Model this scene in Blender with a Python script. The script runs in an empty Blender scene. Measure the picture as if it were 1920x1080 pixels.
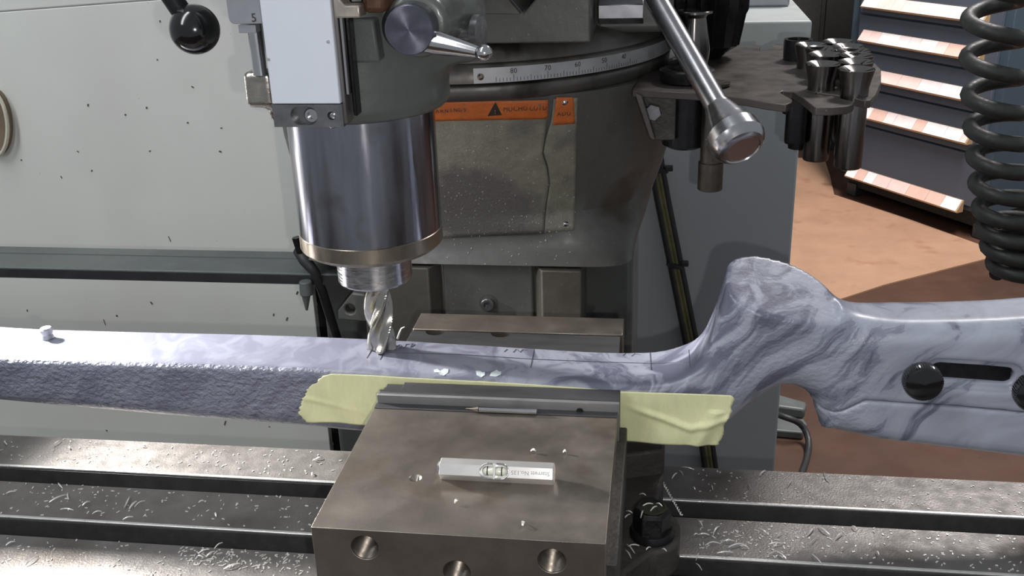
import bpy, bmesh, math, random
import numpy as np
from mathutils import Vector, Matrix
from mathutils.bvhtree import BVHTree
random.seed(7); np.random.seed(7)
S = bpy.context.scene
COL = S.collection
# ------------------------------------------------------------------ camera, world, lights
H = 1.33                                   # camera height above the floor (m)
F = 1920.0
_X = np.array([13572., 313., -1920.]); _Y = np.array([290., -801., 1920.])
_Y /= np.linalg.norm(_Y); _X -= _X.dot(_Y) * _Y; _X /= np.linalg.norm(_X); _Z = np.cross(_X, _Y)
def wv(u, v, w):
    c = np.array([u, v, w], float)
    return Vector((float(_X @ c), float(_Y @ c), float(_Z @ c)))
CAMP = Vector((0, 0, H))
cd = bpy.data.cameras.new('camera'); cam = bpy.data.objects.new('camera', cd); COL.objects.link(cam)
r_, u_, b_ = wv(1, 0, 0), wv(0, -1, 0), wv(0, 0, -1)
cam.matrix_world = Matrix(((r_.x, u_.x, b_.x, 0), (r_.y, u_.y, b_.y, 0), (r_.z, u_.z, b_.z, H), (0, 0, 0, 1)))
cd.sensor_width = 36; cd.lens = 36; cd.clip_start = 0.01; cd.clip_end = 100
S.camera = cam
S.view_settings.view_transform = 'Standard'; S.view_settings.look = 'None'
S.view_settings.gamma = 1; S.view_settings.use_curve_mapping = False
S.view_settings.exposure = 0.0
W = bpy.data.worlds.new('world'); S.world = W; W.use_nodes = True
W.node_tree.nodes['Background'].inputs[0].default_value = (0.86, 0.93, 1.0, 1)
W.node_tree.nodes['Background'].inputs[1].default_value = 0.30

def light(kind, name, loc, energy, color=(1, 1, 1), size=.1, size_y=None, target=None, spot=None):
    l = bpy.data.lights.new(name, kind); l.energy = energy; l.color = color
    if kind == 'AREA':
        l.size = size
        if size_y: l.shape = 'RECTANGLE'; l.size_y = size_y
        else: l.shape = 'DISK'
    else: l.shadow_soft_size = size
    if spot: l.spot_size = spot; l.spot_blend = .6
    o = bpy.data.objects.new(name, l); COL.objects.link(o); o.location = loc
    if target is not None:
        o.rotation_euler = (Vector(target) - Vector(loc)).to_track_quat('-Z', 'Y').to_euler()
    return o
fl = CAMP + wv(.020, .018, .0)
light('POINT', 'phone_flash', fl, 4.0, (1, .97, .95), .0025)
light('SPOT', 'machine_lamp', (-.66, .708, H - .14), 50.0, (1, .97, .93), .022, target=(-.24, .60, H - .34), spot=math.radians(60))
light('AREA', 'unseen_overhead_light', (-1.2, -.3, H + 1.7), 33, (.93, .97, 1), .35, 2.4, target=(-.7, .8, H))
light('AREA', 'unseen_overhead_light', (1.0, 2.7, H + 1.7), 130, (1, .95, .93), .35, 1.6, target=(1.2, 4.2, .5))  # unseen light, added and aimed to brighten the drawer label strips

# ------------------------------------------------------------------ helpers
def ray(px, py):
    return wv((px - 960) / F, (py - 540) / F, 1)
def PY(px, py, y): r = ray(px, py); return CAMP + r * (y / r.y)
def PZ(px, py, zr): r = ray(px, py); return CAMP + r * (zr / r.z)          # zr: height relative to the lens
def PN(px, py, p0, n): r = ray(px, py); return CAMP + r * ((Vector(p0) - CAMP).dot(n) / r.dot(n))
def zrel(z): return z - H

class MB:
    def __init__(s): s.v = []; s.f = []
    def add(s, vs, fs):
        n = len(s.v); s.v += [tuple(v) for v in vs]; s.f += [tuple(i + n for i in f) for f in fs]; return s
    def box(s, x0, x1, y0, y1, z0, z1):
        vs = [(x, y, z) for z in (z0, z1) for y in (y0, y1) for x in (x0, x1)]
        return s.add(vs, [(0, 2, 3, 1), (4, 5, 7, 6), (0, 1, 5, 4), (2, 6, 7, 3), (0, 4, 6, 2), (1, 3, 7, 5)])
    def hexa(s, a, b):                       # two quads of four points, a -> b
        return s.add(list(a) + list(b), [(3, 2, 1, 0), (4, 5, 6, 7)] + [(i, (i + 1) % 4, 4 + (i + 1) % 4, 4 + i) for i in range(4)])
    def prism(s, poly, axis, a, b):          # poly in the two other axes (cyclic order), extruded a..b
        n = len(poly)
        def mk(p, t):
            if axis == 'x': return (t, p[0], p[1])
            if axis == 'y': return (p[0], t, p[1])
            return (p[0], p[1], t)
        vs = [mk(p, a) for p in poly] + [mk(p, b) for p in poly]
        return s.add(vs, [tuple(range(n - 1, -1, -1)), tuple(range(n, 2 * n))] + [(i, (i + 1) % n, n + (i + 1) % n, n + i) for i in range(n)])
    def lathe(s, prof, o, d, n=32, ref=None, cap=True):   # prof [(t along d, r)]
        d = Vector(d).normalized(); o = Vector(o)
        a = d.orthogonal().normalized() if ref is None else (Vector(ref) - d * Vector(ref).dot(d)).normalized()
        b = d.cross(a); vs = []; fs = []
        for t, r in prof:
            for k in range(n):
                th = 2 * math.pi * k / n
                vs.append(o + d * t + (a * math.cos(th) + b * math.sin(th)) * r)
        for i in range(len(prof) - 1):
            for k in range(n):
                fs.append((i * n + k, i * n + (k + 1) % n, (i + 1) * n + (k + 1) % n, (i + 1) * n + k))
        if cap:
            if prof[0][1] > 1e-6: fs.append(tuple(range(n - 1, -1, -1)))
            m = (len(prof) - 1) * n
            if prof[-1][1] > 1e-6: fs.append(tuple(range(m, m + n)))
        return s.add(vs, fs)
    def cyl(s, p, q, r, r2=None, n=24):
        p = Vector(p); q = Vector(q); L = (q - p).length
        return s.lathe([(0, r), (L, r if r2 is None else r2)], p, q - p, n)
    def sphere(s, c, r, n=24, m=14):
        return s.lathe([(-r * math.cos(math.pi * i / m), max(r * math.sin(math.pi * i / m), 1e-7)) for i in range(m + 1)], c, (0, 0, 1), n, cap=False)
    def tube(s, pts, r, n=10, sy=1.0):
        pts = [Vector(p) for p in pts]; N = len(pts); vs = []; fs = []
        rr = r if isinstance(r, (list, tuple)) else [r] * N
        t = (pts[1] - pts[0]).normalized(); a = t.orthogonal().normalized()
        for i in range(N):
            t = (pts[min(i + 1, N - 1)] - pts[max(i - 1, 0)]).normalized()
            a = (a - t * a.dot(t)).normalized(); b = t.cross(a)
            for k in range(n):
                th = 2 * math.pi * k / n
                vs.append(pts[i] + (a * math.cos(th) + b * math.sin(th) * sy) * rr[i])
        for i in range(N - 1):
            for k in range(n):
                fs.append((i * n + k, i * n + (k + 1) % n, (i + 1) * n + (k + 1) % n, (i + 1) * n + k))
        fs.append(tuple(range(n - 1, -1, -1))); fs.append(tuple(range((N - 1) * n, N * n)))
        return s.add(vs, fs)
    def grid(s, rows, close=False):
        n = len(rows[0]); vs = [p for r in rows for p in r]; fs = []
        for i in range(len(rows) - 1):
            for k in range(n if close else n - 1):
                fs.append((i * n + k, i * n + (k + 1) % n, (i + 1) * n + (k + 1) % n, (i + 1) * n + k))
        return s.add(vs, fs)
    def build(s, name, m, parent=None, bevel=0, smooth=35, seg=2, solid=0, subs=0):
        off = Vector((0, 0, 0)); p = parent
        while p is not None: off += p.location; p = p.parent
        me = bpy.data.meshes.new(name)
        me.from_pydata([(v[0] - off.x, v[1] - off.y, v[2] - off.z) for v in s.v], [], s.f); me.update()
        if len(s.f) < 20000:
            bm = bmesh.new(); bm.from_mesh(me); bmesh.ops.recalc_face_normals(bm, faces=bm.faces[:]); bm.to_mesh(me); bm.free()
        o = bpy.data.objects.new(name, me); COL.objects.link(o); o.parent = parent
        if m: me.materials.append(m)
        if smooth:
            me.shade_smooth(); me.set_sharp_from_angle(angle=math.radians(smooth))
        if solid:
            q = o.modifiers.new('s', 'SOLIDIFY'); q.thickness = solid; q.offset = 0
        if subs:
            q = o.modifiers.new('u', 'SUBSURF'); q.levels = subs; q.render_levels = subs
        if bevel:
            q = o.modifiers.new('b', 'BEVEL'); q.width = bevel; q.segments = seg; q.limit_method = 'ANGLE'; q.angle_limit = math.radians(40)
        return o

def tag(o, label=None, cat=None, group=None, kind=None):
    if label: o['label'] = label
    if cat: o['category'] = cat
    if group: o['group'] = group
    if kind: o['kind'] = kind
    return o
def thing(name, loc, label, cat, group=None):
    o = bpy.data.objects.new(name, None); COL.objects.link(o); o.location = loc; o.empty_display_size = .02
    return tag(o, label, cat, group)
def boolean(o, cutters):
    dg = bpy.context.evaluated_depsgraph_get()
    for c in cutters:
        q = o.modifiers.new('x', 'BOOLEAN'); q.object = c; q.operation = 'DIFFERENCE'; q.solver = 'EXACT'
    bpy.context.view_layer.update()
    dg = bpy.context.evaluated_depsgraph_get()
    me = bpy.data.meshes.new_from_object(o.evaluated_get(dg))
    for q in list(o.modifiers): o.modifiers.remove(q)
    o.data = me
    for c in cutters: bpy.data.objects.remove(c)
    me.shade_smooth(); me.set_sharp_from_angle(angle=math.radians(35))
    return o
def bevel(o, w, seg=2):
    q = o.modifiers.new('b', 'BEVEL'); q.width = w; q.segments = seg; q.limit_method = 'ANGLE'; q.angle_limit = math.radians(40); return o
def text(name, body, size, m, parent, origin, xdir, ydir, extrude=.00008, align='CENTER'):
    cu = bpy.data.curves.new(name, 'FONT'); cu.body = body; cu.size = size; cu.extrude = extrude; cu.align_x = align; cu.align_y = 'CENTER'; cu.resolution_u = 2
    t = bpy.data.objects.new(name, cu); COL.objects.link(t); bpy.context.view_layer.update()
    me = bpy.data.meshes.new_from_object(t.evaluated_get(bpy.context.evaluated_depsgraph_get()))
    bpy.data.objects.remove(t)
    xd = Vector(xdir).normalized(); yd = Vector(ydir); yd = (yd - xd * yd.dot(xd)).normalized(); zd = xd.cross(yd)
    off = Vector((0, 0, 0)); p = parent
    while p is not None: off += p.location; p = p.parent
    o3 = Vector(origin) - off
    for v in me.vertices: v.co = o3 + xd * v.co.x + yd * v.co.y + zd * v.co.z
    me.materials.clear(); me.materials.append(m)
    o = bpy.data.objects.new(name, me); COL.objects.link(o); o.parent = parent
    return o

# ------------------------------------------------------------------ materials
def mat(name, col, rough=.5, metal=0, var=.15, scale=30, stretch=(1, 1, 1), bump=0, bscale=200, spot=None, spec=None,
        rvar=.1, coat=0, aniso=None, spot2=None, detail=6):
    m = bpy.data.materials.new(name); m.use_nodes = True; T = m.node_tree; N = T.nodes; L = T.links
    B = N['Principled BSDF']; B.inputs['Metallic'].default_value = metal
    if spec is not None: B.inputs['Specular IOR Level'].default_value = spec
    if coat: B.inputs['Coat Weight'].default_value = coat; B.inputs['Coat Roughness'].default_value = .15
    tc = N.new('ShaderNodeTexCoord'); mp = N.new('ShaderNodeMapping'); mp.inputs['Scale'].default_value = stretch
    L.new(tc.outputs['Object'], mp.inputs['Vector'])
    n1 = N.new('ShaderNodeTexNoise'); n1.inputs['Scale'].default_value = scale; n1.inputs['Detail'].default_value = detail; n1.inputs['Roughness'].default_value = .65
    L.new(mp.outputs[0], n1.inputs['Vector'])
    mr = N.new('ShaderNodeMapRange'); mr.inputs[1].default_value = .3; mr.inputs[2].default_value = .7; mr.inputs[3].default_value = 1 - var; mr.inputs[4].default_value = 1 + var
    L.new(n1.outputs['Fac'], mr.inputs[0])
    vm = N.new('ShaderNodeVectorMath'); vm.operation = 'SCALE'; vm.inputs[0].default_value = col
    L.new(mr.outputs[0], vm.inputs['Scale']); out = vm.outputs[0]
    for sp in (spot, spot2):
        if not sp: continue
        c, sc, thr, soft = sp[:4]
        n2 = N.new('ShaderNodeTexNoise'); n2.inputs['Scale'].default_value = sc; n2.inputs['Detail'].default_value = 3
        L.new(tc.outputs['Object'], n2.inputs['Vector'])
        m2 = N.new('ShaderNodeMapRange'); m2.inputs[1].default_value = thr; m2.inputs[2].default_value = thr + soft; m2.clamp = True
        L.new(n2.outputs['Fac'], m2.inputs[0])
        mx = N.new('ShaderNodeMix'); mx.data_type = 'RGBA'
        L.new(m2.outputs[0], mx.inputs[0]); L.new(out, mx.inputs[6]); mx.inputs[7].default_value = (*c, 1); out = mx.outputs[2]
    L.new(out, B.inputs['Base Color'])
    m3 = N.new('ShaderNodeMapRange'); m3.inputs[1].default_value = .3; m3.inputs[2].default_value = .7
    m3.inputs[3].default_value = max(rough - rvar, .03); m3.inputs[4].default_value = min(rough + rvar, 1)
    n4 = N.new('ShaderNodeTexNoise'); n4.inputs['Scale'].default_value = scale * 2.3; n4.inputs['Detail'].default_value = 4
    L.new(mp.outputs[0], n4.inputs['Vector']); L.new(n4.outputs['Fac'], m3.inputs[0]); L.new(m3.outputs[0], B.inputs['Roughness'])
    if bump:
        nb = N.new('ShaderNodeTexNoise'); nb.inputs['Scale'].default_value = bscale; nb.inputs['Detail'].default_value = 4
        L.new(mp.outputs[0], nb.inputs['Vector'])
        bp = N.new('ShaderNodeBump'); bp.inputs['Strength'].default_value = bump; bp.inputs['Distance'].default_value = .001
        L.new(nb.outputs['Fac'], bp.inputs['Height']); L.new(bp.outputs[0], B.inputs['Normal'])
    if aniso:
        B.inputs['Anisotropic'].default_value = aniso[1]; B.inputs['Anisotropic Rotation'].default_value = .25 if aniso[0] == 'Z' else 0
        tg = N.new('ShaderNodeTangent'); tg.direction_type = 'RADIAL'; tg.axis = aniso[0]; L.new(tg.outputs[0], B.inputs['Tangent'])
    return m
m_table = mat('ground_cast_iron', (.22, .205, .195), .45, .6, .16, 40, bump=.25, bscale=700, spot=((.10, .085, .075), 14, .56, .2), spot2=((.55, .53, .5), 900, .73, .03))
m_lip = mat('bright_milled_edge', (.75, .74, .72), .35, .6, .1, 200)
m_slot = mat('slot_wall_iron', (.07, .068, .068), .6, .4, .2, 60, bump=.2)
m_vise = mat('vise_steel', (.255, .225, .195), .36, .8, .12, 18, bump=.08, bscale=400, spot=((.19, .14, .10), 22, .58, .18), spot2=((.5, .46, .4), 1100, .76, .03))
m_visedark = mat('shaded_jaw_steel', (.075, .075, .08), .5, .6, .2, 30, (.3, 1, 1), bump=.15, bscale=300)  # dark of the stock's shadow and reflection put into the colour
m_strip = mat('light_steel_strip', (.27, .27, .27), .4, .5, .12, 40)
m_visecast = mat('oily_vise_casting', (.075, .068, .062), .55, .35, .3, 40, bump=.7, bscale=260)
m_black = mat('black_oxide', (.018, .018, .02), .3, .4, .2, 80, bump=.1)
m_hole = mat('hole_thread_steel', (.14, .12, .1), .35, .8, .2, 90)
m_quill = mat('polished_quill_steel', (.32, .32, .36), .15, 1, .22, 22, (2.2, 2.2, .35), bump=.05, bscale=120, rvar=.05, spot=((.22, .2, .21), 30, .6, .15), aniso=('Z', .9))
m_collar = mat('brown_collar_steel', (.30, .26, .21), .3, .95, .25, 30, (1, 1, .4), bump=.08, aniso=('Z', .6))
m_nose = mat('turned_spindle_steel', (.5, .5, .52), .22, 1, .2, 60, (1, 1, 6), bump=.06, bscale=160, aniso=('Z', .8))
m_chrome = mat('bright_steel', (.62, .61, .62), .17, 1, .03, 60, rvar=.02)
m_chromeT = mat('turned_knob_steel', (.56, .55, .57), .22, 1, .04, 90, rvar=.03)
m_rod = mat('lever_rod_steel', (.42, .41, .43), .27, 1, .04, 40, rvar=.03)
m_disc = mat('faced_dark_steel', (.16, .16, .20), .32, .95, .1, 60, aniso=('Y', .75))
m_mill = mat('end_mill_steel', (.46, .44, .40), .22, 1, .06, 60, rvar=.03)
m_paint = mat('worn_grey_green_paint', (.11, .122, .112), .36, 0, .14, 22, bump=.3, bscale=90, spot=((.06, .066, .06), 30, .6, .12), spot2=((.4, .38, .34), 800, .77, .02), coat=.2)
m_paint2 = mat('machine_grey_paint', (.125, .125, .115), .42, .1, .16, 26, bump=.3, bscale=120, spot=((.09, .075, .06), 18, .57, .15), spot2=((.5, .48, .43), 700, .72, .03))
m_way = mat('bare_way_steel', (.115, .105, .09), .45, .3, .15, 26, bump=.2, spot2=((.5, .48, .43), 700, .72, .03))
m_ring = mat('worn_ring_steel', (.15, .14, .13), .4, .6, .22, 30, (1, 1, .5), spot=((.05, .045, .04), 20, .56, .12), bump=.1)
m_plate = mat('aluminium_scale', (.52, .52, .53), .4, .55, .1, 40, spot=((.3, .26, .22), 30, .62, .15))
m_warn = mat('worn_warning_yellow', (.27, .26, .20), .5, 0, .22, 60, bump=.7, bscale=500, spot=((.15, .135, .13), 16, .48, .12), spot2=((.62, .6, .55), 650, .70, .03))
m_orange = mat('warning_orange', (.62, .155, .035), .5, 0, .15, 90, bump=.5, bscale=500, spot=((.20, .16, .11), 130, .64, .05))
m_ink = mat('dark_ink', (.035, .028, .022), .6, 0, .3, 300)
m_white = mat('white_enamel', (.74, .78, .86), .38, 0, .015, 60)
m_greyplate = mat('grey_anodised', (.34, .35, .38), .4, .3, .05, 60)
m_rail = mat('extrusion_metal', (.30, .27, .27), .35, .8, .1, 60, (1, 1, .1))
m_dro = mat('scale_end_steel', (.24, .24, .25), .35, .8, .25, 80, bump=.1)
m_beige = mat('zinc_bracket', (.52, .46, .40), .35, .7, .12, 80, bump=.1)
m_cast = mat('bright_cast_bracket', (.42, .39, .35), .3, .9, .2, 120, bump=.7, bscale=160)
m_rust = mat('oily_rust', (.12, .06, .035), .5, .3, .3, 60, bump=.3)
m_ball = mat('black_phenolic', (.008, .008, .009), .13, 0, .1, 40, bump=.03, bscale=60, coat=.5)
m_panel = mat('light_grey_sheet', (.83, .84, .78), .5, 0, .02, 6, bump=.05, bscale=60, spot=((.76, .73, .70), 4, .45, .3), spot2=((.45, .40, .34), 260, .735, .03))
m_beam = mat('grey_green_rail', (.13, .145, .14), .5, .1, .08, 14, bump=.2, bscale=500)
m_cab = mat('blue_grey_cabinet', (.43, .46, .485), .5, 0, .04, 5, bump=.05)
m_cabtop = mat('pale_cabinet_enamel', (.50, .53, .51), .5, 0, .03, 8)
m_dark = mat('dark_machine_recess', (.012, .011, .010), .7, 0, .3, 40)
m_rubber = mat('black_rubber', (.03, .03, .032), .45, 0, .2, 60, bump=.1)
m_hose = mat('coil_hose_rubber', (.04, .04, .037), .5, 0, .2, 90, bump=.15)
m_cable = mat('olive_cable', (.16, .15, .07), .5, 0, .25, 60)
m_rack = mat('oily_rack_plate', (.105, .09, .082), .45, .6, .25, 26, bump=.15, spot=((.26, .12, .06), 9, .66, .12), spot2=((.7, .7, .7), 500, .74, .02))
m_collet = mat('ground_collet_steel', (.22, .205, .195), .24, 1, .05, 60, rvar=.03, aniso=('Z', .7))
m_floor = mat('oil_stained_brown_floor', (.085, .040, .024), .55, 0, .2, 5, bump=.3, bscale=40, spot=((.05, .024, .015), 2.2, .5, .2), spot2=((.35, .2, .14), 60, .76, .03))
m_card = mat('cardboard', (.43, .25, .155), .8, 0, .12, 5, bump=.1, spot=((.25, .13, .07), 3.2, .66, .06), spot2=((.38, .2, .12), 9, .6, .1))
m_wall = mat('dark_back_wall', (.035, .026, .024), .8, 0, .3, 3)
m_tool = mat('slate_blue_cabinet', (.085, .10, .13), .42, 0, .05, 6)
m_toolside = mat('slate_cabinet_frame', (.05, .075, .10), .42, 0, .05, 6)
m_hand = mat('brass_edge_handle', (.55, .38, .22), .4, .3, .1, 40)
m_cards = [mat('label_card', c, .35, 0, .08, 30) for c in ((.92, .68, .62), (.95, .80, .78), (.86, .56, .46), (.97, .92, .90))]
m_tape = mat('masking_tape', (.80, .79, .46), .6, 0, .06, 60, (3, 1, 1), bump=.25, bscale=500)
m_ridge = mat('tape_fold', (.7, .68, .36), .6)
m_spot = mat('pale_paint_spot', (.55, .62, .62), .6, 0, .03, 60)
m_pencil = mat('pencil_line', (.06, .06, .08), .6)
m_swarf = mat('pale_swarf', (.78, .76, .72), .3, .3, .1, 60)
m_dust = mat('dark_speck', (.12, .09, .07), .6)
m_glass = mat('level_vial', (.80, .80, .66), .1, 0, .03, 60, coat=1)

def stock_material(name, bumps=True):
    m = bpy.data.materials.new(name); m.use_nodes = True; T = m.node_tree; N = T.nodes; L = T.links; B = N['Principled BSDF']
    B.inputs['Roughness'].default_value = .36; B.inputs['Coat Weight'].default_value = .25; B.inputs['Coat Roughness'].default_value = .25
    tc = N.new('ShaderNodeTexCoord')
    mp = N.new('ShaderNodeMapping'); mp.vector_type = 'POINT'; mp.inputs['Rotation'].default_value = (0, math.radians(42), 0)
    L.new(tc.outputs['Object'], mp.inputs['Vector'])
    wn = N.new('ShaderNodeTexNoise'); wn.inputs['Scale'].default_value = 9; wn.inputs['Detail'].default_value = 3
    L.new(mp.outputs[0], wn.inputs['Vector'])
    sb = N.new('ShaderNodeVectorMath'); sb.operation = 'SUBTRACT'; sb.inputs[1].default_value = (.5, .5, .5); L.new(wn.outputs['Color'], sb.inputs[0])
    sc = N.new('ShaderNodeVectorMath'); sc.operation = 'SCALE'; sc.inputs['Scale'].default_value = .07; L.new(sb.outputs[0], sc.inputs[0])
    ad = N.new('ShaderNodeVectorMath'); ad.operation = 'ADD'; L.new(mp.outputs[0], ad.inputs[0]); L.new(sc.outputs[0], ad.inputs[1])
    st = N.new('ShaderNodeMapping'); st.inputs['Scale'].default_value = (.32, .9, 1.7); L.new(ad.outputs[0], st.inputs['Vector'])
    n = N.new('ShaderNodeTexNoise'); n.inputs['Scale'].default_value = 38; n.inputs['Detail'].default_value = 8; n.inputs['Roughness'].default_value = .58; n.inputs['Distortion'].default_value = .9
    L.new(st.outputs[0], n.inputs['Vector'])
    # lighter towards the butt, darker and flatter towards the fore-end
    sx = N.new('ShaderNodeSeparateXYZ'); L.new(tc.outputs['Object'], sx.inputs[0])
    gx = N.new('ShaderNodeMapRange'); gx.interpolation_type = 'SMOOTHSTEP'; gx.inputs[1].default_value = .06; gx.inputs[2].default_value = .17; gx.inputs[3].default_value = -.025; gx.inputs[4].default_value = .10
    L.new(sx.outputs['X'], gx.inputs[0])
    sm = N.new('ShaderNodeMath'); sm.operation = 'ADD'; L.new(n.outputs['Fac'], sm.inputs[0]); L.new(gx.outputs[0], sm.inputs[1])
    cr = N.new('ShaderNodeValToRGB'); e = cr.color_ramp.elements
    e[0].position = .36; e[0].color = (.125, .13, .18, 1); e[1].position = .74; e[1].color = (.40, .42, .50, 1)
    for p, c in ((.43, (.145, .15, .205)), (.446, (.205, .215, .275)), (.50, (.235, .245, .31)), (.510, (.315, .33, .40)), (.60, (.355, .37, .44))):
        q = e.new(p); q.color = (*c, 1)
    L.new(sm.outputs[0], cr.inputs[0]); fx = N.new('ShaderNodeMapRange'); fx.interpolation_type = 'SMOOTHSTEP'; fx.inputs[1].default_value = -.24; fx.inputs[2].default_value = .035; fx.inputs[3].default_value = .72; fx.inputs[4].default_value = 0
    L.new(sx.outputs['X'], fx.inputs[0])
    fm = N.new('ShaderNodeMix'); fm.data_type = 'RGBA'; L.new(fx.outputs[0], fm.inputs[0]); L.new(cr.outputs[0], fm.inputs[6]); fm.inputs[7].default_value = (.185, .19, .25, 1)
    L.new(fm.outputs[2], B.inputs['Base Color'])
    # rough non-slip texture on the grip and the fore-end, smooth action and butt
    def rng(a, b, c, d):
        q = N.new('ShaderNodeMapRange'); q.inputs[1].default_value = a; q.inputs[2].default_value = b; q.inputs[3].default_value = c; q.inputs[4].default_value = d
        L.new(sx.outputs['X'], q.inputs[0]); return q
    m1 = rng(-.235, -.205, 1, 0); m2 = rng(.03, .05, 0, 1); m3 = rng(.125, .15, 1, 0)
    mu = N.new('ShaderNodeMath'); mu.operation = 'MULTIPLY'; L.new(m2.outputs[0], mu.inputs[0]); L.new(m3.outputs[0], mu.inputs[1])
    mh = N.new('ShaderNodeMath'); mh.operation = 'MULTIPLY'; mh.inputs[1].default_value = .3; L.new(mu.outputs[0], mh.inputs[0])
    ma = N.new('ShaderNodeMath'); ma.operation = 'ADD'; L.new(m1.outputs[0], ma.inputs[0]); L.new(mh.outputs[0], ma.inputs[1])
    zz = N.new('ShaderNodeMapRange'); zz.inputs[1].default_value = H - .3050; zz.inputs[2].default_value = H - .3025; zz.inputs[3].default_value = 1; zz.inputs[4].default_value = 0
    L.new(sx.outputs['Z'], zz.inputs[0])
    m1z = N.new('ShaderNodeMath'); m1z.operation = 'MULTIPLY'; L.new(m1.outputs[0], m1z.inputs[0]); L.new(zz.outputs[0], m1z.inputs[1])
    L.new(m1z.outputs[0], ma.inputs[0])
    ge = N.new('ShaderNodeNewGeometry'); sg = N.new('ShaderNodeSeparateXYZ'); L.new(ge.outputs['True Normal'], sg.inputs[0])
    nm = N.new('ShaderNodeMapRange'); nm.inputs[1].default_value = .80; nm.inputs[2].default_value = .93; nm.inputs[3].default_value = 1; nm.inputs[4].default_value = 0; L.new(sg.outputs['Z'], nm.inputs[0])
    mg = N.new('ShaderNodeMath'); mg.operation = 'MULTIPLY'; L.new(ma.outputs[0], mg.inputs[0]); L.new(nm.outputs[0], mg.inputs[1])
    bm = N.new('ShaderNodeMapping'); bm.inputs['Rotation'].default_value = (0, math.radians(35), 0); bm.inputs['Scale'].default_value = (.8, 1, 1.1); L.new(tc.outputs['Object'], bm.inputs['Vector'])
    nb = N.new('ShaderNodeTexNoise'); nb.inputs['Scale'].default_value = 330; nb.inputs['Detail'].default_value = 2; L.new(bm.outputs[0], nb.inputs['Vector'])
    bp = N.new('ShaderNodeBump'); bp.inputs['Distance'].default_value = .0026
    L.new(mg.outputs[0], bp.inputs['Strength']); L.new(nb.outputs['Fac'], bp.inputs['Height'])
    b2 = N.new('ShaderNodeBump'); b2.inputs['Distance'].default_value = .0006; b2.inputs['Strength'].default_value = .3
    L.new(n.outputs['Fac'], b2.inputs['Height']); L.new(bp.outputs[0], b2.inputs['Normal'])
    L.new(b2.outputs[0], B.inputs['Normal'])
    return m
m_stock = stock_material('swirled_grey_blue_film')

# ------------------------------------------------------------------ implicit-surface tools
def nets(Fv, o, h):
    nx, ny, nz = Fv.shape
    acc = np.zeros((nx * ny * nz, 3)); cnt = np.zeros(nx * ny * nz); quads = []
    for a in range(3):
        s0 = [slice(None)] * 3; s1 = [slice(None)] * 3; s0[a] = slice(0, -1); s1[a] = slice(1, None)
        f0 = Fv[tuple(s0)]; f1 = Fv[tuple(s1)]
        idx = np.argwhere((f0 < 0) != (f1 < 0)); b, c = (a + 1) % 3, (a + 2) % 3
        idx = idx[(idx[:, b] > 0) & (idx[:, c] > 0)]
        v0 = f0[tuple(idx.T)]; v1 = f1[tuple(idx.T)]
        p = idx.astype(float); p[:, a] += v0 / (v0 - v1); q = []
        for db, dc in ((0, 0), (1, 0), (1, 1), (0, 1)):
            cc = idx.copy(); cc[:, b] -= db; cc[:, c] -= dc
            fi = (cc[:, 0] * ny + cc[:, 1]) * nz + cc[:, 2]
            np.add.at(acc, fi, p); np.add.at(cnt, fi, 1); q.append(fi)
        q = np.stack(q, 1); fl_ = v0 >= 0; q[fl_] = q[fl_][:, ::-1]; quads.append(q)
    use = np.nonzero(cnt)[0]; mp_ = -np.ones(len(cnt), int); mp_[use] = np.arange(len(use))
    V = acc[use] / cnt[use][:, None] * h + np.array(o)
    return V, mp_[np.concatenate(quads)]
def mesh_np(name, V, Q, m, parent, smooth=180):
    b = MB(); b.v = [tuple(v) for v in V.tolist()]; b.f = [tuple(q) for q in Q.tolist()]
    return b.build(name, m, parent, smooth=smooth)
def polysdf(X, Z, P):
    P = np.array(P); n = len(P); d = np.full(X.shape, 1e9); ins = np.zeros(X.shape, bool)
    for i in range(n):
        a = P[i]; b = P[(i + 1) % n]; e = b - a; wx = X - a[0]; wz = Z - a[1]
        t = np.clip((wx * e[0] + wz * e[1]) / max(e @ e, 1e-12), 0, 1)
        d = np.minimum(d, np.hypot(wx - e[0] * t, wz - e[1] * t))
        c = (a[1] > Z) != (b[1] > Z)
        with np.errstate(divide='ignore', invalid='ignore'):
            xi = a[0] + (Z - a[1]) * e[0] / (e[1] if abs(e[1]) > 1e-12 else 1e-12)
        ins ^= c & (X < xi)
    return np.where(ins, -d, d)
def smin(a, b, k):
    h_ = np.clip(.5 + .5 * (b - a) / k, 0, 1); return b + (a - b) * h_ - k * h_ * (1 - h_)
def catmull(P, n=6):
    P = [np.array(p, float) for p in P]; out = []
    N_ = len(P)
    for i in range(N_):
        p0, p1, p2, p3 = P[i - 1], P[i], P[(i + 1) % N_], P[(i + 2) % N_]
        for k in range(n):
            t = k / n
            out.append(.5 * ((2 * p1) + (-p0 + p2) * t + (2 * p0 - 5 * p1 + 4 * p2 - p3) * t * t + (-p0 + 3 * p1 - 3 * p2 + p3) * t ** 3))
    return out
def gridpts(lo, hi, h):
    ax = [np.arange(lo[i], hi[i] + h, h) for i in range(3)]
    return np.meshgrid(*ax, indexing='ij')
def sd_box(X, Y, Z, c, s, r=0):
    q = [np.abs(X - c[0]) - s[0] + r, np.abs(Y - c[1]) - s[1] + r, np.abs(Z - c[2]) - s[2] + r]
    return np.sqrt(sum(np.maximum(k, 0) ** 2 for k in q)) + np.minimum(np.maximum(np.maximum(q[0], q[1]), q[2]), 0) - r
def sd_cyl(X, Y, Z, c, r, hh, axis, rd=0):
    A = [X - c[0], Y - c[1], Z - c[2]]; t = A.pop(axis); d = np.hypot(*A) - r + rd; e = np.abs(t) - hh + rd
    return np.minimum(np.maximum(d, e), 0) + np.hypot(np.maximum(d, 0), np.maximum(e, 0)) - rd
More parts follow.
